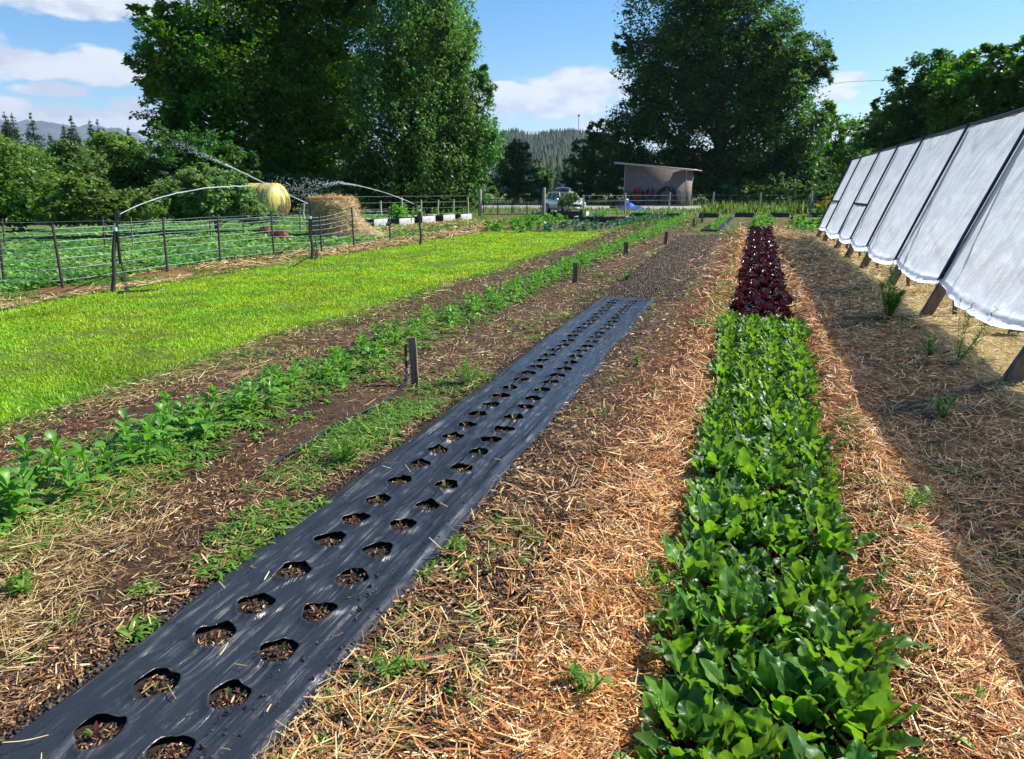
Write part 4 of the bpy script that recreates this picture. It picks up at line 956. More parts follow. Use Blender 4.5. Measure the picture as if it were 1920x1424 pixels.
LP = [(718, 424.5, 'white planter nearest the straw bale in the left row'), (764, 423, 'second white planter from the straw bale'), (805, 418, 'middle white planter of the left row behind the far sprinkler'), (843, 415, 'fourth white planter from the straw bale'), (875, 413, 'white planter at the far end of the left row near the gate post')]
for i, (px, py, lab) in enumerate(LP):
    p = gz(px, py); Lf = 1.3
    planter(p[0] - 0.55, p[1], 1.1, Lf, 0.33, -0.10, lab, 'white painted planters by the fence')
    bed_plants(p[0] - 0.55, p[1], 1.1, Lf, 0.33, -0.1, [6, 12, 8, 6, 5][i], [1.4, 2.6, 2.0, 1.6, 1.4][i], 'leafy green plant in one of the white planters by the left fence')
RP = [(1200, 409, 1.3, 'leftmost small raised planter of the far line with a white end board'), (1262, 410, 1.15, 'raised planter left of the farthest stake with pale green plants'), (1328, 409, 1.15, 'raised planter behind the two farthest stakes'), (1395, 408, 1.15, 'raised planter beyond the red lettuce bed'), (1461, 408, 1.15, 'raised planter right of the red lettuce bed with light greens'), (1535, 408, 1.15, 'rightmost raised planter by the shelter end')]
for i, (px, py, Lf, lab) in enumerate(RP):
    p = gz(px, py); planter(p[0], p[1] + .4, Lf, 0.8, 0.28, 0.05, lab, 'small raised planters in a far line')
    bed_plants(p[0], p[1] + .4, Lf, 0.8, 0.28, 0.05, 9, 1.5, 'pale green leafy plant in a small raised planter of the far line')
p = gz(1124, 418); planter(p[0], p[1] + .4, 2.6, 1.0, 0.3, 0.04, 'long low dark planter box beside the shrub by the car', 'long planters near the car')
bed_plants(p[0], p[1] + .4, 2.6, 1.0, 0.3, 0.04, 14, 1.7, 'leafy green plant in the long dark planter')
# planters and shrub in front of the car
p = gz(1062, 412); planter(p[0] + 0.2, p[1] + .2, 1.9, 1.2, 0.45, 0.05, 'grey white planter box holding a dark leafy shrub before the car', 'long planters near the car')
SHRUB_AT = (p[0] + 0.05, p[1] + 0.2)

# ------------------------------------------------------------------ trees
def tube_limb(g, a, b, r0, r1, k=6, wob=0.04, n=6):
    a, b = np.array(a, float), np.array(b, float); L = np.linalg.norm(b - a); pts = np.array([a + (b - a) * t for t in np.linspace(0, 1, n)]); pts[1:-1] += rs.randn(n - 2, 3) * wob * L; pts[1:-1, 2] += 0.05 * L * np.sin(np.linspace(0, PI, n)[1:-1])
    g.tube(pts, np.linspace(r0, r1, n), k, cap=False); return pts
def tree(name, label, cat, base, blobs, mat, leaf, nleaf, trunk_r, bark='bark', group=None, droop=1.0, inner=0.22, clump=0.17, aspect=0.55, limbs=True, extra_twigs=0):
    """blobs: list of (centre xyz, radius xyz) in world space; foliage gathers in clumps near the blobs' surface"""
    root = empty(name, tuple(base), 0, label, cat, group); o0 = np.array(base, float)
    extra = []
    for c, r in blobs:                      # small sprays that roughen the outline
        c, r = np.array(c), np.array(r)
        for _ in range(4):
            d = norm(rs.randn(3) + [0, 0, 0.5]); k = 0.16 + 0.16 * rs.rand(); extra.append((c + d * r * (0.92 + 0.2 * rs.rand()), tuple(r.mean() * k * np.array([0.8, 0.8, 1.0 + 0.6 * rs.rand()]))))
    nb = len(blobs); blobs = list(blobs) + extra
    g = Geo(); cs = np.array([b[0] for b in blobs]); top = cs[np.argmax(cs[:, 2])]
    tr = np.array([o0 - o0, (top - o0) * [0.15, 0.15, 0.3], (top - o0) * [0.35, 0.35, 0.6], (top - o0) * [0.8, 0.8, 0.95]]); g.tube(spline(tr, 5), np.linspace(trunk_r, trunk_r * 0.15, 16) * np.r_[1.35, 1.1, np.ones(14)], 10)
    wts = np.array([b[1][0] * b[1][1] + b[1][0] * b[1][2] + b[1][1] * b[1][2] for b in blobs]); wts = wts / wts.sum()
    Cn, Rn = [], []
    for bi, (c, r) in enumerate(blobs):
        c = np.array(c); r = np.array(r); nc = max(6, int(wts[bi] * nleaf / 55)); d = norm(rs.randn(nc, 3)); rad = np.where(rs.rand(nc) < inner, rs.rand(nc) * 0.6, 0.72 + 0.33 * rs.rand(nc) ** 0.8)
        rad = rad * (0.86 + 0.28 * vn(d[:, 0] * 2.5 + bi * 7, d[:, 2] * 2.5 + d[:, 1], 3))
        p = c + d * r * rad[:, None]; p[:, 2] = np.maximum(p[:, 2], o0[2] + 0.3 + 0.3 * rs.rand(nc)); Cn.append(p); Rn.append(np.full(nc, clump * r.mean()) * (0.55 + 0.9 * rs.rand(nc)))
        if limbs and bi < nb:
            t = np.clip((c[2] - o0[2]) / max(1e-3, top[2] - o0[2]) * 0.55, 0.08, 0.7); s = spline(tr, 5); st = s[min(len(s) - 1, int(t * len(s)))] + o0
            lp = tube_limb(g, st - o0, c - o0, trunk_r * 0.42, trunk_r * 0.12)
            for q in p[rs.choice(nc, min(nc, 9), replace=False)]: tube_limb(g, lp[rs.randint(2, 6)], q - o0, trunk_r * 0.12, trunk_r * 0.025, 4, 0.06, 5)
    g.build('trunk', M[bark], root, smooth=True)
    Cn = np.concatenate(Cn); Rn = np.concatenate(Rn); per = rs.poisson(nleaf / len(Cn), len(Cn)); ci = np.repeat(np.arange(len(Cn)), per); n = len(ci)
    off = norm(rs.randn(n, 3)) * (rs.rand(n) ** 0.5)[:, None] * Rn[ci][:, None] * [1.15, 1.15, 0.75 * droop]
    P = Cn[ci] + off; P[:, 2] = np.maximum(P[:, 2], o0[2] + 0.15)
    a = rs.rand(n) * 2 * PI; D = np.stack([np.cos(a), np.sin(a), rs.randn(n) * 0.5 - 0.35 * droop], -1); D = norm(D); S = norm(np.cross(D, norm(np.array([0, 0, 1.0]) + rs.randn(n, 3) * 0.75)))
    L = leaf * (0.6 + 0.8 * rs.rand(n)); Wd = L * aspect
    v0 = P; v1 = P + D * (L * .45)[:, None] + S * (Wd / 2)[:, None]; v2 = P + D * L[:, None]; v3 = P + D * (L * .45)[:, None] - S * (Wd / 2)[:, None]
    V = np.stack([v0, v1, v2, v3], 1).reshape(-1, 3) - o0
    g = Geo().add(V, np.arange(n * 4).reshape(n, 4)); g.build('crown', M[mat], root)
    return root
def pb(D, *bl):
    """blobs given as (px, py, rx, ry[, depth offset]) at horizontal distance D"""
    o = []
    for b in bl:
        dd = D + (b[4] if len(b) > 4 else 0); c = gd(b[0], b[1], dd); k = dd / 1400.0; o.append((c, (b[2] * k, (b[2] + b[3]) * .5 * k, b[3] * k)))
    return o
def base_at(px, D): 
    c = gd(px, 357, D); return (c[0], c[1], 0.0)
tree('cottonwood_tree', 'huge broad green tree filling the upper left behind the straw bale', 'tree', base_at(520, 56), pb(56, (400, 120, 120, 90, -2), (335, 70, 65, 60), (325, 215, 50, 60), (335, 270, 45, 45), (300, 130, 36, 50), (520, 40, 130, 110), (500, 200, 130, 100), (620, 110, 120, 130, 1), (440, 300, 110, 65, 0), (580, 310, 130, 70, 1), (480, -80, 150, 90), (650, -60, 100, 90), (360, 160, 65, 60, 3), (600, 220, 90, 80, 3)), 'cottonwood', 0.28, 210000, 0.75, clump=0.20, inner=0.42)
tree('birch_tree', 'tall drooping grey green birch joined to the right side of the huge left tree', 'tree', base_at(780, 52), pb(52, (780, 60, 85, 110, -1), (745, 190, 80, 100, -2), (830, 190, 75, 90), (865, 270, 55, 75), (790, 310, 95, 75, -1), (700, 320, 60, 65, -1), (840, 90, 45, 80, 1), (905, 150, 26, 22), (800, -60, 80, 90), (870, 345, 55, 42), (820, 375, 80, 26), (905, 250, 34, 60)), 'birch', 0.21, 170000, 0.42, 'grey_bark', droop=2.0, clump=0.20, inner=0.4)
tree('cottonwood_tree', 'massive dark tree rising behind the shed', 'tree', base_at(1350, 95), pb(95, (1290, 60, 105, 100, -2), (1225, 140, 65, 75), (1400, 70, 90, 100), (1465, 120, 65, 70), (1520, 115, 36, 26), (1545, 130, 18, 22), (1215, 235, 75, 70, -1), (1320, 200, 110, 90, 1), (1440, 230, 90, 85, -1), (1175, 300, 42, 55), (1280, 320, 90, 50, 2), (1400, 330, 110, 50), (1500, 270, 50, 60), (1350, -50, 110, 80), (1500, 340, 50, 40), (1450, 170, 60, 60, 3)), 'dark_tree', 0.38, 230000, 1.0, clump=0.21, inner=0.42)
tree('bushy_tree', 'mid sized green tree between the dark tree and the shelter', 'tree', base_at(1585, 105), pb(105, (1570, 290, 50, 60), (1610, 270, 35, 45), (1545, 330, 45, 45), (1600, 340, 45, 35), (1545, 240, 28, 40)), 'cottonwood', 0.42, 16000, 0.4)
tree('bushy_tree', 'slim tree top left of the dark woodland above the shelter', 'tree', base_at(1660, 80), pb(80, (1655, 245, 30, 45), (1650, 300, 45, 50), (1685, 270, 40, 60), (1640, 345, 40, 30)), 'dark_tree', 0.36, 14000, 0.35)
tree('woodland_tree', 'tall dark tree rising above the middle of the shelter', 'tree', base_at(1740, 66), pb(66, (1735, 175, 55, 60), (1720, 240, 55, 60), (1770, 210, 60, 80), (1720, 310, 60, 50)), 'dark_tree', 0.32, 44000, 0.4, clump=0.2, inner=.4)
tree('woodland_tree', 'tall green tree at the right edge above the shelter', 'tree', base_at(1850, 62), pb(62, (1830, 165, 62, 55), (1900, 160, 60, 58), (1850, 240, 80, 70), (1960, 190, 70, 80), (1940, 290, 90, 70), (1820, 300, 60, 50)), 'cottonwood', 0.32, 56000, 0.45, clump=0.2, inner=.4)
tree('woodland_tree', 'tree closing the right edge of the picture behind the shelter', 'tree', base_at(2080, 60), pb(60, (2070, 170, 90, 80), (2080, 290, 110, 90)), 'dark_tree', 0.34, 14000, 0.4)
tree('round_tree', 'round olive green tree left of the car seen over the gate', 'tree', base_at(968, 90), pb(90, (968, 310, 40, 38), (950, 345, 45, 25), (990, 345, 35, 25), (970, 285, 26, 18)), 'far_tree', 0.3, 16000, 0.35)
tree('bushy_tree', 'light green tree peeping out behind the round olive tree', 'tree', base_at(1020, 130), pb(130, (1018, 335, 18, 20), (1008, 350, 22, 16)), 'bush', 0.4, 4500, 0.3)
tree('bushy_tree', 'dark green tree between the car and the big dark tree', 'tree', base_at(1098, 88), pb(88, (1105, 290, 32, 40), (1085, 320, 34, 34), (1120, 255, 22, 24), (1105, 350, 45, 25), (1135, 300, 22, 50)), 'dark_tree', 0.32, 17000, 0.35)
tree('shrub', 'dark understorey thicket at the foot of the huge left tree', 'bush', base_at(640, 50), pb(50, (560, 355, 90, 36), (660, 350, 90, 40), (740, 370, 60, 28), (470, 350, 60, 40)), 'dark_tree', 0.22, 16000, 0.12, inner=0.3)
tree('shrub', 'dark hedge under the birch and beside the gate', 'bush', base_at(840, 56), pb(56, (820, 375, 50, 22), (880, 370, 40, 28), (770, 378, 40, 18)), 'dark_tree', 0.2, 9000, 0.12, inner=0.3)
tree('shrub', 'dark bushes in shade left and behind the shed', 'bush', base_at(1140, 92), pb(92, (1145, 350, 34, 30), (1170, 340, 30, 30), (1000, 368, 60, 12), (1080, 366, 40, 14)), 'dark_tree', 0.3, 9000, 0.12)
tree('shrub', 'dark undergrowth right of the shed below the dark tree', 'bush', base_at(1400, 88), pb(88, (1330, 355, 34, 26), (1400, 362, 60, 22), (1470, 362, 60, 22), (1540, 365, 50, 18), (1600, 366, 60, 20)), 'dark_tree', 0.3, 15000, 0.12, inner=0.3)
# bushes on the left
BU = [('pale green willow bush with the highest rounded top on the left', 215, 44, ((215, 300, 60, 42), (190, 330, 60, 45), (240, 340, 60, 40), (215, 275, 34, 22)), 'bush', 0.2, 20000),
      ('dense green bushes at the left picture edge', 30, 33, ((20, 345, 80, 50), (-60, 330, 80, 70), (80, 370, 60, 38), (20, 395, 80, 22)), 'bush', 0.16, 24000),
      ('feathery pale green bush leaning behind the left twine fence', 100, 42, ((60, 310, 70, 32), (130, 330, 60, 42), (0, 300, 50, 30), (120, 300, 30, 18)), 'elder', 0.18, 18000),
      ('dark green elder standing left of the huge tree', 335, 42, ((330, 305, 62, 50), (390, 300, 60, 45), (300, 340, 50, 40), (440, 320, 40, 40)), 'dark_tree', 0.2, 18000),
      ('leafy green bush in front of the yellow tank', 400, 29, ((370, 365, 65, 40), (422, 368, 48, 36), (330, 385, 50, 25), (380, 338, 50, 20), (462, 385, 26, 30), (500, 410, 34, 9), (420, 345, 36, 22)), 'elder', 0.13, 34000),
      ('low green bushes behind the middle of the left twine fence', 210, 27, ((180, 385, 70, 28), (250, 385, 50, 26), (120, 395, 50, 22), (150, 360, 40, 26)), 'bush', 0.13, 22000),
      ('yellow flowering shrub at the far end of the shelter', 1570, 52, ((1560, 385, 22, 16), (1570, 375, 16, 14)), 'yellow', 0.12, 3000)]
treemat('yellow', (0.3, 0.3, 0.02), (0.5, 0.45, 0.03), (0.6, 0.55, 0.04))
for lab, px, D, bl, mt, lf, n in BU:
    tree('bush', lab, 'bush', base_at(px, D), pb(D, *bl), mt, lf, n, 0.09, clump=0.22, inner=0.2)
b = np.array([SHRUB_AT[0], SHRUB_AT[1], 0.42]); k = math.hypot(b[0], b[1]) / 1400
tree('shrub', 'dark leafy currant shrub growing in the planter in front of the car', 'shrub', b, [(b + [0, 0, .55], (.62, .5, .5)), (b + [-.3, 0, .35], (.4, .4, .35)), (b + [.3, 0, .7], (.35, .35, .35))], 'bush', 0.09, 3500, 0.04, clump=0.3)

def conifer(px, topy, D, label, w=0.2, dead=False, lean=0.0, group='spruces on the left skyline'):
    b = np.array(base_at(px, D)); hgt = gd(px, topy, D)[2]; root = empty('spruce_tree', tuple(b), 0, label, 'spruce', group)
    g = Geo(); g.tube([[0, 0, 0], [lean * .5, 0, hgt * .5], [lean, 0, hgt]], [hgt * .018, hgt * .011, 0.02], 7); g.build('trunk', M['bark'], root)
    w = w * 1.9; n = int(hgt * 13); t = np.round(rs.rand(n) ** 0.85 * 26) / 26 * 0.93 + 0.05 + rs.rand(n) * .02; az = rs.rand(n) * 6.28; R_ = w * hgt * (1 - t) ** 1.15 * (0.6 + 0.5 * rs.rand(n)) + 0.03
    m = 9; s = np.linspace(0.1, 1, m)[None, :]; rr = R_[:, None] * s; z = t[:, None] * hgt - 0.28 * rr + 0.10 * rr ** 2 / R_[:, None]
    P = np.stack([np.cos(az)[:, None] * rr + lean * t[:, None], np.sin(az)[:, None] * rr, z], -1)
    P = np.repeat(P.reshape(-1, 3), 3, 0); k = len(P); P = P + rs.randn(k, 3) * 0.10 * np.minimum(1, .3 + (1 - np.repeat(np.repeat(t, m), 3)) * 3)[:, None]; aa = np.repeat(np.repeat(az, m), 3) + rs.randn(k) * 0.9
    D_ = norm(np.stack([np.cos(aa), np.sin(aa), -0.3 + rs.randn(k) * .25], -1)); S = norm(np.cross(D_, rs.randn(k, 3) * .5 + [0, 0, 1])); L = (0.22 + 0.22 * rs.rand(k)) * (0.35 + 0.65 * np.minimum(1, (1 - np.repeat(np.repeat(t, m), 3)) * 3.5))
    V = np.stack([P, P + D_ * (L * .5)[:, None] + S * (L * .16)[:, None], P + D_ * L[:, None], P + D_ * (L * .5)[:, None] - S * (L * .16)[:, None]], 1).reshape(-1, 3)
    Geo().add(V, np.arange(k * 4).reshape(k, 4)).build('crown', M['conifer'], root)
for px, ty, D, w, lab in [(-5, 222, 90, .2, 'spruce cut by the left edge of the picture'), (34, 211, 88, .2, 'tall spruce, left one of the close pair on the skyline'), (47, 212, 92, .2, 'tall spruce, right one of the close pair on the skyline'), (81, 213, 90, .22, 'broad spruce standing right of the close pair'), (138, 232, 100, .2, 'short wide spruce left of the narrow pointed one'), (153, 217, 98, .17, 'narrow pointed dark spruce in the middle of the skyline group'), (187, 223, 100, .14, 'thin ragged spruce left of its twin'), (201, 224, 104, .13, 'thin ragged spruce right of its twin'), (256, 236, 108, .13, 'lone small pointed spruce right of the willow bush top'), (292, 251, 112, .12, 'smallest spruce beside the huge left tree'), (110, 250, 95, .2, 'low spruce behind the left bushes'), (10, 240, 84, .2, 'low spruce near the left edge'), (1032, 300, 240, .14, 'distant spruce left of the dark tree by the car'), (1045, 312, 230, .14, 'distant spruce nearest the car'), (1622, 220, 130, .16, 'pointed spruce above the trees right of the dark tree'), (1595, 212, 135, .16, 'tall pointed spruce right of the big dark tree')]:
    conifer(px, ty, D, lab, w, group='spruces on the left skyline' if px < 400 else 'distant spruces on the right')

# ------------------------------------------------------------------ hills
def hill(name, label, D, prof, depth, mat, rough=0.0, seed=3):
    """prof: skyline as (px, py)"""
    g = Geo(); xs = np.arange(prof[0][0], prof[-1][0] + 1, (prof[-1][0] - prof[0][0]) / 160); yy = np.interp(xs, [p[0] for p in prof], [p[1] for p in prof])
    P = []
    for j, t in enumerate(np.linspace(0, 1, 26)):
        sh = math.sin(PI * min(t, .5)) if t < .5 else math.cos(PI * (t - .5)); rowp = []
        for i, x in enumerate(xs):
            p = gd(x, yy[i], D); h = max(p[2], 0) * sh ** 1.3; d = norm(np.array([p[0], p[1], 0])); q = np.array([p[0], p[1], 0]) + d * (t - .5) * depth
            h2 = h * (1 + rough * (fbm(q[0] / D * 60, q[1] / D * 60, seed, 4) - .5) * (1 - abs(sh - 1) * 0) * (0 if abs(t - .5) < .01 else 1)); rowp.append([q[0], q[1], h2 - 1])
        P.append(rowp)
    g.grid(np.array(P)); o = g.build(name, mat, smooth=True); o['kind'] = 'structure'; return np.array(P)
m, T, out = new_mat('mountain_rock_and_snow')
pos = T.node('ShaderNodeNewGeometry').outputs['Position']; z = T.node('ShaderNodeSeparateXYZ', ins={0: pos}).outputs[2]
n = T.noise(pos, 0.004, 6, 0.65); c = T.mix(T.rng(n, .4, .6), (0.03, 0.05, 0.045), (0.06, 0.075, 0.06))
snow = T.math('MULTIPLY', T.rng(T.math('ADD', z, T.math('MULTIPLY', n, 420)), 880, 950), T.rng(T.noise(pos, 0.011, 4, .7), .52, .58))
c = T.mix(snow, c, (0.85, 0.88, 0.92)); T.l.new(T.node('ShaderNodeBsdfPrincipled', ins={'Base Color': c, 'Roughness': 0.9}).outputs[0], out.inputs[0])
hill('mountain', '', 8500, [(-700, 340), (-300, 270), (-60, 240), (0, 234), (40, 233), (90, 229), (110, 230), (150, 236), (230, 250), (290, 272), (400, 300), (700, 345)], 4200, m, 0.3)
wood = mat_plain('forested_slope', (0.014, 0.03, 0.018), 0.95, nscale=0.02)
def wooded(D, prof, depth, n, th, seed, name):
    P = hill('hill', '', D, prof, depth, wood, 0.0, seed); a, b = P.shape[:2]; g = Geo()
    i = rs.randint(0, 14, n); j = rs.randint(0, b - 1, n); f = rs.rand(n, 1); e = rs.rand(n, 1); Q = P[i, j] * (1 - f) * (1 - e) + P[i + 1, j] * f * (1 - e) + P[i, j + 1] * (1 - f) * e + P[i + 1, j + 1] * f * e
    hh = th * (0.6 + 0.8 * rs.rand(n)); r = hh * 0.2; an = np.arange(5) * 2 * PI / 5
    ring = np.stack([np.cos(an), np.sin(an), 0 * an], -1); V = np.concatenate([Q[:, None] + ring[None] * r[:, None, None], (Q + np.stack([0 * hh, 0 * hh, hh], -1))[:, None]], 1)
    ii = np.arange(n)[:, None] * 6; g.add(V.reshape(-1, 3), np.concatenate([ii + np.array([k, (k + 1) % 5, 5]) for k in range(5)])); o = g.build(name, M['far_conifer']); tag(o, 'far off conifer forest covering the %s' % ('low wooded hill behind the gate' if seed == 5 else 'nearer wooded rise'), 'forest', kind='stuff')
M['far_conifer'] = mat_leaf('far_conifer', [(0, (0.012, 0.028, 0.014)), (1, (0.035, 0.065, 0.03))], 0.0, 0.8, 0.2)
wooded(1500, [(700, 345), (880, 300), (930, 268), (965, 260), (1000, 270), (1030, 263), (1075, 260), (1100, 265), (1200, 300), (1500, 320), (1900, 340)], 700, 16000, 17, 5, 'hillside_forest')
wooded(420, [(300, 352), (800, 345), (1030, 332), (1100, 325), (1300, 330), (1650, 300), (2000, 300), (2400, 330)], 160, 3500, 11, 8, 'woodland_forest')

# ------------------------------------------------------------------ yellow tank
def tank():
    c0 = gd(510, 372, 40); c1 = gd(440, 372, 41.6); r = 0.97
    mid = (c0 + c1) / 2; root = empty('yellow_tank', (mid[0], mid[1], 0), 0, 'big horizontal yellow tank with stained flank half hidden by the bush', 'tank'); ax = norm(c1 - c0); L = 3.2
    side = norm(np.cross(ax, [0, 0, 1])); up = np.array([0, 0, 1.0]); k = 40
    prof = [(0.0, -L / 2 - .42), (0.3, -L / 2 - .40), (.6, -L / 2 - .30), (.85, -L / 2 - .15), (1.0, -L / 2)] + [(1.0 - 0.04 * (1 if abs((z / 0.35) % 1 - .5) < .08 else 0), z) for z in np.linspace(-L / 2 + .05, L / 2 - .05, 60)] + [(1.0, L / 2), (.85, L / 2 + .15), (.5, L / 2 + .32), (0, L / 2 + .4)]
    an = np.arange(k) * 2 * PI / k; P = np.array([[ax * z + (side * math.cos(a) + up * math.sin(a)) * q * r + [0, 0, 0.99] for a in an] for q, z in prof])
    m, T, out = new_mat('stained_yellow_plastic'); pos = T.node('ShaderNodeTexCoord').outputs['Object']
    st = T.node('ShaderNodeVectorMath', operation='MULTIPLY', ins={0: pos, 1: (3, 3, 0.5)}).outputs[0]; n = T.noise(st, 1.5, 5, .6)
    lowz = T.rng(T.node('ShaderNodeSeparateXYZ', ins={0: pos}).outputs[2], 0.3, 1.9, 0.16, -0.05)
    c = T.mix(T.rng(T.math('ADD', n, lowz), .55, .62), (0.50, 0.42, 0.08), (0.12, 0.085, 0.04)); T.l.new(T.node('ShaderNodeBsdfPrincipled', ins={'Base Color': c, 'Roughness': .5}).outputs[0], out.inputs[0])
    Geo().grid(P, wrap=True).build('tank_body', m, root, smooth=True)
    for z in (-0.9, 0.15, 1.1):
        g = Geo(); g.tube(np.array([ax * z + (side * math.cos(a) + up * math.sin(a)) * (r + .012) + [0, 0, 0.99] for a in np.linspace(0, 2 * PI, 40)]), 0.018, 6); g.build('band', M['dark_metal'], root)
    q = ax * 0.75 + np.array([0, 0, 0.99 + r + .03]); Geo().tube([q - [0, 0, .04], q + [0, 0, .1]], .3, 14).build('lid', mat_plain('lid', (.6, .42, .2), .6), root)
    for z in (-1.0, 1.0):
        q = ax * z; Geo().box(q + [0, 0, .06], (.3, 1.2, .12), rz=math.atan2(side[1], side[0]) - PI / 2).build('cradle', M['old_wood'], root)
tank()
# ------------------------------------------------------------------ straw bale
def bale():
    c = gz(628, 447); root = empty('straw_bale', (c[0], c[1], 0), 0, 'big round straw bale standing on end and slumping loose on its right side', 'straw bale'); R0, Hh = 0.80, 1.30
    prof = [(0.0, Hh + .04), (.3, Hh + .04), (.6, Hh + .03), (.8, Hh), (.95, Hh - .06), (1.0, Hh - .2)] + [(1.0, z) for z in np.linspace(Hh - .3, 0, 10)]
    k = 44; an = np.arange(k) * 2 * PI / k; P = np.array([[(q * R0 * math.cos(a), q * R0 * math.sin(a), z) for a in an] for q, z in prof]); A = np.arctan2(P[..., 1], P[..., 0])
    P[..., :2] *= (1 + 0.10 * (fbm(A * 2.2, P[..., 2] * 3, 91) - .5))[..., None]; P[..., 2] += 0.06 * (fbm(P[..., 0] * 3, P[..., 1] * 3, 92) - .5)
    sl = np.exp(-(((A - 0.2 + PI) % (2 * PI) - PI) / 0.9) ** 2) * np.clip(1 - P[..., 2] / 1.0, 0, 1) ** 1.8; P[..., 0] += sl * 1.1 * rt[0]; P[..., 1] += sl * 0.5
    core = Geo().grid(P, wrap=True).build('bale_core', mat_plain('packed_straw', (0.46, 0.34, 0.15), .9, nscale=40, bump=.03, col2=(0.2, 0.14, 0.06), stretch=(1, 1, 2.5)), root, smooth=True)
    g = Geo(); n = 9000; t = rs.randint(0, len(prof), n); j = rs.randint(0, k, n); Q = P[t, j] + rs.randn(n, 3) * .04; nr = norm(Q * [1, 1, .1]); tg = np.stack([-nr[:, 1], nr[:, 0], 0 * nr[:, 0]], -1)
    D = tg * rs.choice([-1, 1], n)[:, None] + rs.randn(n, 3) * .45 - nr * .05; S = np.cross(D, nr + rs.randn(n, 3) * .3); V, Fc, uv = leafgrid(Q + nr * .01, D, S, .10 + .14 * rs.rand(n), .011, .2, [.8, 1, .6], 2); g.add(V, Fc, 0, uv)
    o = g.build('loose_straw', M['pale_straw'], root); o['kind'] = 'stuff'
    g = Geo(); n = 1600; a = rs.rand(n) * 6.28; q = rs.rand(n) ** .5 * R0 * .97; Q = np.stack([q * np.cos(a), q * np.sin(a), Hh + .04 + rs.rand(n) * .04], -1); D = rs.randn(n, 3) * [1, 1, .3]; V, Fc, uv = leafgrid(Q, D, np.cross(D, [0, 0, 1.0]), .14, .012, .1, [.8, 1, .6], 2); g.add(V, Fc, 0, uv)
    o = g.build('top_straw', M['straw'], root); o['kind'] = 'stuff'
bale()
for lab, px, py in (('left flat heap of reddish brown straw in the fenced clover', 499, 444), ('right flat heap of reddish brown straw in the fenced clover', 526, 452)):
    p = gz(px, py); g = Geo(); k = 20; an = np.arange(k) * 2 * PI / k; prof = [(0, .24), (.3, .22), (.6, .17), (.85, .08), (1, 0)]
    P = np.array([[(q * .34 * math.cos(a) * (1 + .1 * math.sin(3 * a)), q * .22 * math.sin(a), z) for a in an] for q, z in prof]); g.grid(P, wrap=True)
    n = 500; a = rs.rand(n) * 6.28; q = rs.rand(n) ** .5; Q = np.stack([q * .36 * np.cos(a), q * .24 * np.sin(a), .26 * (1 - q * q) + .01], -1); D = rs.randn(n, 3) * [1, 1, .3]; V, Fc, uv = leafgrid(Q, D, np.cross(D, [0, 0, 1.0]), .1, .012, .1, [.8, 1, .6], 2); g.add(V, Fc, 0, uv)
    o = g.build('straw_heap', mat_straw('rust_straw' + str(px), [(0, (.07, .022, .012)), (1, (.30, .10, .045))]), loc=(p[0], p[1], 0.12)); tag(o, lab, 'straw heap', 'reddish straw heaps')

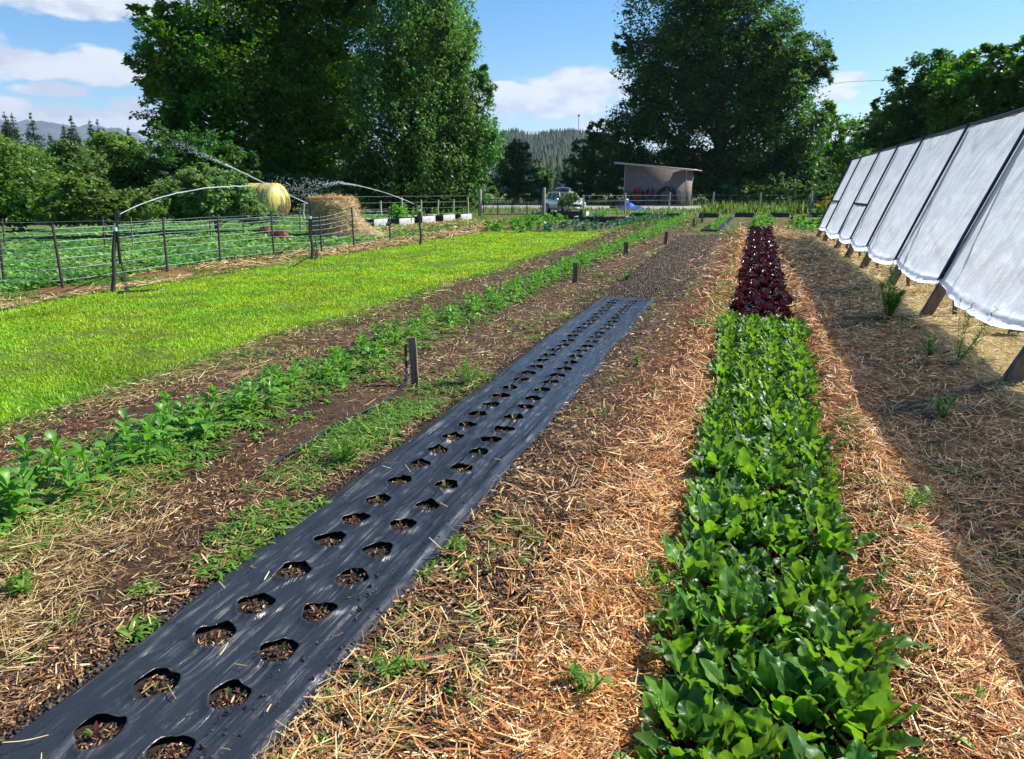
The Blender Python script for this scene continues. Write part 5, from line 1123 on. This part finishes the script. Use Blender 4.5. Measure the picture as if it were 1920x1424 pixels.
# ------------------------------------------------------------------ shed with hose coils
def shed():
    a = gz(1170, 390); D = 79; pl = gd(1170, 357, D); pr = gd(1286, 357, D - 1.5); ang = math.atan2(pr[1] - pl[1], pr[0] - pl[0]); W = math.hypot(pr[0] - pl[0], pr[1] - pl[1]); hl = gd(1170, 309, D)[2]; hr = gd(1286, 320, D - 1.5)[2]
    root = empty('shed', (pl[0], pl[1], 0), ang, 'small plywood shed with a slanting lean to roof and hose coils on its wall', 'shed'); dp = 3.6
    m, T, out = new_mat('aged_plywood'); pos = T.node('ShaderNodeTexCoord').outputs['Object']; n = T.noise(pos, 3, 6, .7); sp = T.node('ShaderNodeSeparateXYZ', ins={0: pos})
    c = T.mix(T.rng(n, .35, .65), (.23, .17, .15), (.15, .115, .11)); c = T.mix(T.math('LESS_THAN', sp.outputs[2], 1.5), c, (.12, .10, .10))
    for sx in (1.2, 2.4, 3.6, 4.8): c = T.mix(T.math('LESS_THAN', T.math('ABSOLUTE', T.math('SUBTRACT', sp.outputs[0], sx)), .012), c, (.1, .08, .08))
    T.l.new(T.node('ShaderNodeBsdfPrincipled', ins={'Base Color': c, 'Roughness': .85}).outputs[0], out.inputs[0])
    V = [[0, 0, 0], [W, 0, 0], [W, 0, hr], [0, 0, hl], [0, .1, 0], [W, .1, 0], [W, .1, hr], [0, .1, hl]]
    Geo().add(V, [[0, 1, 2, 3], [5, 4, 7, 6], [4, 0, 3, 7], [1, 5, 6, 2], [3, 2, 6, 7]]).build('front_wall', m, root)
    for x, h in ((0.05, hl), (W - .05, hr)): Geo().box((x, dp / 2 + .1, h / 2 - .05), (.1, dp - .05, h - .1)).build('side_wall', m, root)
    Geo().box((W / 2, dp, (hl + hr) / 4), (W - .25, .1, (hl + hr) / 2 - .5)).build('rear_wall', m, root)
    sl = math.atan2(hr - hl, W); Lr = (W + 1.9) / math.cos(sl); Geo().box((W / 2 - .1, dp / 2 - .1, (hl + hr) / 2 + .14), (Lr, dp + .9, .10), ry=-sl).build('roof', mat_plain('roof_sheet', (.5, .5, .5), .4, .3), root)
    Geo().box((W / 2 - .1, -.55, (hl + hr) / 2 + .10), (Lr, .04, .2), ry=-sl).build('fascia', mat_plain('fascia_board', (.45, .42, .40), .7), root)
    for x in (.04, W - .04): Geo().box((x, -.02, (hl if x < 1 else hr) / 2), (.12, .05, (hl if x < 1 else hr) - .02)).build('corner_trim', mat_plain('trim', (.4, .34, .3), .8), root)
    M4 = root
    def coil(px, py, r, mat, label, turns=9, depth=.16, name='hose_coil', egg=1.15, tail=False):
        c = gd(px, py, D - .2); lx_ = (c[0] - pl[0]) * math.cos(ang) + (c[1] - pl[1]) * math.sin(ang); rt_ = empty(name, (pl[0] + lx_ * math.cos(ang) + .2 * math.sin(ang), pl[1] + lx_ * math.sin(ang) - .2 * math.cos(ang), c[2]), ang, label, 'hose', 'hose coils on the shed wall')
        g = Geo(); pts = []
        for q in np.linspace(0, turns * 2 * PI, turns * 20):
            k = .86 + .14 * math.sin(q * .37 + r * 9) + rs.randn() * .003; pts.append([math.sin(q) * r * k, depth * (math.sin(q * .21)) * .5, math.cos(q) * r * k * egg - r * .12 * math.cos(q) ** 2])
        if tail: pts += [[r * .9, -.05, -r * .3], [r * 1.1, -.05, -r * 1.0], [r * 1.3, -.05, -r * 1.6]]
        g.tube(pts, .028, 5); g.build('hose_loops', mat, rt_, smooth=True)
        Geo().tube([[0, .16, r * .75], [0, -.18, r * .82]], .04, 8).build('hook', M['white_paint'], rt_)
    coil(1196, 362, .52, mat_plain('red_hose', (.55, .05, .03), .4), 'bright red coiled hose hung on the shed wall', 12, .2)
    coil(1197, 370, .80, M['black_plastic'], 'black hose coil hanging behind the red one', 8, .1)
    coil(1223, 364, .60, mat_plain('green_hose', (.06, .2, .17), .4), 'green coiled hose hung in the middle of the shed wall', 4, .1, tail=True)
    coil(1222, 362, .42, M['black_plastic'], 'small black hose coil inside the green one', 9, .16)
    coil(1254, 370, 1.05, M['black_plastic'], 'largest black pipe coil on the right of the shed wall', 9, .2)
    coil(1262, 371, 1.12, mat_plain('grey_hose', (.12, .13, .15), .4), 'thin grey hose loops around the largest black coil', 3, .1)
shed()
p = gd(1158, 386, 70)
def bin_(px, D, w, h, col, label, name, round_=False):
    c = gd(px, 357, D); root = empty(name, (c[0], c[1], 0), .2, label, 'bin' if not round_ else 'barrel')
    if round_:
        P = lathe([(0, 0), (w * .46, 0), (w * .5, .05), (w * .5, h * .33), (w * .48, h * .35), (w * .5, h * .37), (w * .5, h * .66), (w * .48, h * .68), (w * .5, h * .7), (w * .48, h), (0, h)], 20); Geo().grid(P, wrap=True).build('barrel_body', mat_plain('barrel', col, .4), root, smooth=True)
        Geo().tube([[0, 0, h], [0, 0, h + .03]], w * .3, 16).build('lid', M['black_plastic'], root)
    else:
        g = Geo(); b = np.array([[-.45, -.4], [.45, -.4], [.45, .4], [-.45, .4]]); P = np.array([np.c_[b * w * s, np.full(4, z)] for s, z in ((.85, .0), (1, h * .9), (1.06, h * .9), (1.06, h), (.95, h))]); g.grid(P, wrap=True); g.add(P[-1], [[0, 1, 2, 3]]); bevel(g.build('bin_body', mat_plain('bin', col, .5), root), .01)
        for k in (-.3, 0, .3): Geo().box((k * w, -.40 * w, h * .45), (.03, .03, h * .7)).build('rib', M['black_plastic'], root)
bin_(1152, 66, 1.0, .78, (.015, .015, .017), 'left black plastic bin beside the shed', 'black_bin')
bin_(1163, 65, 1.0, .78, (.015, .015, .017), 'right black plastic bin next to the blue barrel', 'black_bin')
bin_(1172, 66, .75, .85, (.04, .12, .35), 'blue barrel behind the pale fence post by the shed', 'blue_barrel', True)
def tarp():
    c = gd(1188, 357, 62); n = 26; X, Y = np.meshgrid(np.linspace(-1.1, 1.1, n), np.linspace(-.8, .8, n), indexing='ij'); Z = .62 * np.exp(-((X + .35) / .6) ** 2 - (Y / .6) ** 2) + .25 * np.exp(-((X - .6) / .4) ** 2 - (Y / .5) ** 2) + .08 * (fbm(X * 4, Y * 4, 5) - .5); Z = np.maximum(Z, .01)
    o = Geo().grid(np.stack([X, Y, Z], -1)).build('blue_tarp', mat_plain('blue_tarp', (.03, .10, .45), .4, nscale=3), smooth=True, loc=(c[0], c[1], 0)); o.modifiers.new('thick', 'SOLIDIFY').thickness = .01; tag(o, 'crumpled blue tarp over a heap near the shed', 'tarp')
tarp()
# thin aerial mast and overhead line
c = gd(1082, 357, 400); hgt = gd(1082, 217, 400)[2]; root = empty('mast', (c[0], c[1], 0), 0, 'thin tall mast rising over the wooded hill', 'mast')
Geo().tube([[0, 0, 0], [0, 0, hgt * .6], [0, 0, hgt]], [.22, .2, .16], 8).build('pole', mat_plain('mast_grey', (.25, .32, .42), .5), root); Geo().box((0, 0, hgt), (1.0, .5, .9)).build('antenna_head', M['dark_metal'], root)
a_, m_, b_ = gd(900, 247, 170), gd(1130, 246, 172), gd(2300, 40, 190); mid = gd(1560, 158, 178)
c1 = gd(700, 252, 168); o = Geo().tube(spline(np.array([c1, a_, gd(1120, 244, 171), gd(1400, 200, 175), mid, gd(1700, 147, 180), gd(2100, 100, 188)]) - a_, 8), .035, 4).build('overhead_line', M['dark_metal'], loc=tuple(a_)); tag(o, 'thin overhead power line crossing behind the trees', 'power line')

# ------------------------------------------------------------------ car
def car():
    c = gz(1058, 404); D = 50.5; c = gd(1060, 357, D); c[2] = 0; head = math.atan2(-c[1], -c[0])
    root = empty('parked_car', (c[0], c[1], 0), head + R(22), 'silver white sport utility car with a dark roof box parked beyond the gate', 'car')
    root.scale = (.93, .93, .93)
    # body lofted from cross sections along x (front = +x)
    st = [(-2.25, .55, .95, .78), (-2.2, .36, 1.05, .86), (-1.9, .32, 1.10, .90), (-1.0, .30, 1.08, .92), (0, .30, 1.04, .92), (.75, .30, 1.02, .92), (1.2, .30, 1.00, .91), (1.7, .32, .94, .88), (2.05, .36, .84, .82), (2.22, .46, .72, .68)]
    P = []
    for x, z0, z1, w in st: P.append([(x, -w * .9, z0), (x, -w, z0 + .12), (x, -w * 1.01, (z0 + z1) / 2), (x, -w * .97, z1 - .08), (x, -w * .86, z1), (x, 0, z1 + .03), (x, w * .86, z1), (x, w * .97, z1 - .08), (x, w * 1.01, (z0 + z1) / 2), (x, w, z0 + .12), (x, w * .9, z0)])
    paint = mat_plain('silver_car_paint', (.74, .76, .78), .25, .12, coat=.8, nscale=1, var=.03); g = Geo(); P = np.array(P, float); g.grid(P, wrap=True); g.add(P[0], [list(range(11))]); g.add(P[-1], [list(range(11))])
    g.build('body', paint, root, smooth=True)
    # greenhouse: glass shell, roof and pillars
    cs = [(-2.05, .98, .80), (-1.75, 1.50, .66), (-1.3, 1.60, .62), (0.1, 1.62, .62), (.45, 1.50, .64), (1.1, .98, .78)]
    for s in (-1, 1):
        for x0, x1, x2, x3 in ((-1.85, -1.62, -1.05, -1.0), (-.95, -.95, -.15, -.1), (-.05, -.08, .35, .92)):
            V = [[x0, s * .83, 1.03], [x3, s * .83, 1.03], [x2, s * .655, 1.50], [x1, s * .655, 1.50]]; V2 = [[v[0], v[1] - s * .01, v[2]] for v in V]; Geo().add(V + V2, [[0, 1, 2, 3], [7, 6, 5, 4], [0, 4, 5, 1], [1, 5, 6, 2], [2, 6, 7, 3], [3, 7, 4, 0]]).build('side_window', M['glass'], root)
    P = np.array([[(x, -w, z), (x, -w * .93, z + .03), (x, 0, z + .05), (x, w * .93, z + .03), (x, w, z)] for x, z, w in [(-1.8, 1.48, .66), (-1.3, 1.57, .66), (-.5, 1.60, .66), (.1, 1.59, .66), (.42, 1.50, .66)]]); g = Geo().grid(P); o = g.build('roof', paint, root, smooth=True); o.modifiers.new('t', 'SOLIDIFY').thickness = .04
    Geo().add([[.44, -.62, 1.49], [.44, .62, 1.49], [1.15, .74, 1.02], [1.15, -.74, 1.02], [.43, -.62, 1.47], [.43, .62, 1.47], [1.13, .74, 1.0], [1.13, -.74, 1.0]], [[0, 1, 2, 3], [7, 6, 5, 4], [0, 3, 7, 4], [1, 5, 6, 2]]).build('windscreen', M['glass'], root)
    Geo().add([[-1.82, -.6, 1.46], [-1.82, .6, 1.46], [-2.1, .7, 1.03], [-2.1, -.7, 1.03], [-1.80, -.6, 1.46], [-1.80, .6, 1.46], [-2.08, .7, 1.03], [-2.08, -.7, 1.03]], [[0, 1, 2, 3], [7, 6, 5, 4], [0, 3, 7, 4], [1, 5, 6, 2]]).build('rear_window', M['glass'], root)
    for s in (-1, 1):
        for (xa, xb) in ((-2.05, -1.75), (-.97, -.97), (-.08, -.10), (1.08, .45)): Geo().tube([[xa, s * .82, 1.02], [xb, s * .645, 1.53]], .035, 6).build('pillar', paint, root)
    for x in (-1.38, 1.38):
        for s in (-1, 1):
            w = Geo().grid(lathe([(.0, -.10), (.20, -.10), (.33, -.11), (.355, -.06), (.355, .06), (.33, .11), (.2, .1), (0, .1)], 24)[..., [0, 2, 1]] + np.array([x, s * .84, .355]), wrap=True).build('wheel', M['black_plastic'], root, smooth=True)
            g = Geo()
            for q in range(6): g.box(np.array([x + .1 * math.cos(q * PI / 3), s * .945, .355 + .1 * math.sin(q * PI / 3)]), (.2, .03, .045), ry=-q * PI / 3)
            g.tube([[x, s * .93, .355], [x, s * .955, .355]], .06, 10); an = np.linspace(0, 2 * PI, 24); g.tube(np.array([[x + .22 * math.cos(a), s * .945, .355 + .22 * math.sin(a)] for a in an]), .02, 5); g.build('rim', paint, w)
            g = Geo(); an = np.linspace(-.1, PI + .1, 16); g.tube(np.array([[x + .40 * math.cos(a), s * .915, .36 + .40 * math.sin(a)] for a in an]), .035, 6); g.build('wheel_arch', M['black_plastic'], root)
    for s in (-1, 1):
        Geo().box((2.06, s * .60, .78), (.22, .34, .14), rz=-s * .35).build('headlight', mat_plain('lamp_glass', (.8, .82, .85), .1), root)
        Geo().box((-2.2, s * .68, .95), (.10, .22, .25)).build('tail_light', mat_plain('tail_red', (.5, .02, .02), .3), root)
        Geo().box((.85, s * .98, 1.06), (.12, .20, .14)).build('mirror', paint, root)
        Geo().tube([[-1.6, s * .55, 1.66], [.2, s * .55, 1.67]], .02, 6).build('roof_rail', M['dark_metal'], root)
    Geo().box((2.20, 0, .66), (.06, .8, .2)).build('grille', M['dark_metal'], root); Geo().box((2.235, 0, .46), (.03, .5, .11)).build('number_plate', M['white_paint'], root)
    P = np.array([[(x, w * math.cos(a), 1.78 + h * math.sin(a)) for a in np.arange(14) * 2 * PI / 14] for x, w, h in [(-1.5, .05, .02), (-1.4, .3, .12), (-1.1, .38, .16), (0, .40, .17), (.4, .36, .13), (.6, .2, .07), (.68, .04, .02)]]); Geo().grid(P, wrap=True).build('roof_box', mat_plain('roof_box', (.06, .07, .09), .3), root, smooth=True)
m, T, out = new_mat('car_glass'); T.l.new(T.node('ShaderNodeBsdfPrincipled', ins={'Base Color': (.02, .025, .03, 1), 'Roughness': .05, 'Specular IOR Level': .8}).outputs[0], out.inputs[0]); M['glass'] = m
car()

# air: thin even haze over the whole valley
hz = Geo().box((0, 1500, 440), (22000, 22000, 900)).build('haze', None) if False else None
m, T, out = new_mat('haze_air')
T.l.new(T.node('ShaderNodeVolumePrincipled', ins={'Color': (0.62, 0.76, 1.0, 1), 'Density': 7e-5, 'Anisotropy': 0.2}).outputs[0], out.inputs['Volume'])
hz = Geo().box((0, 0, 449), (26000, 26000, 902)).build('haze', m); hz['kind'] = 'stuff'; tag(hz, 'thin bluish haze that softens the far mountain')
print('objects', len(bpy.data.objects))
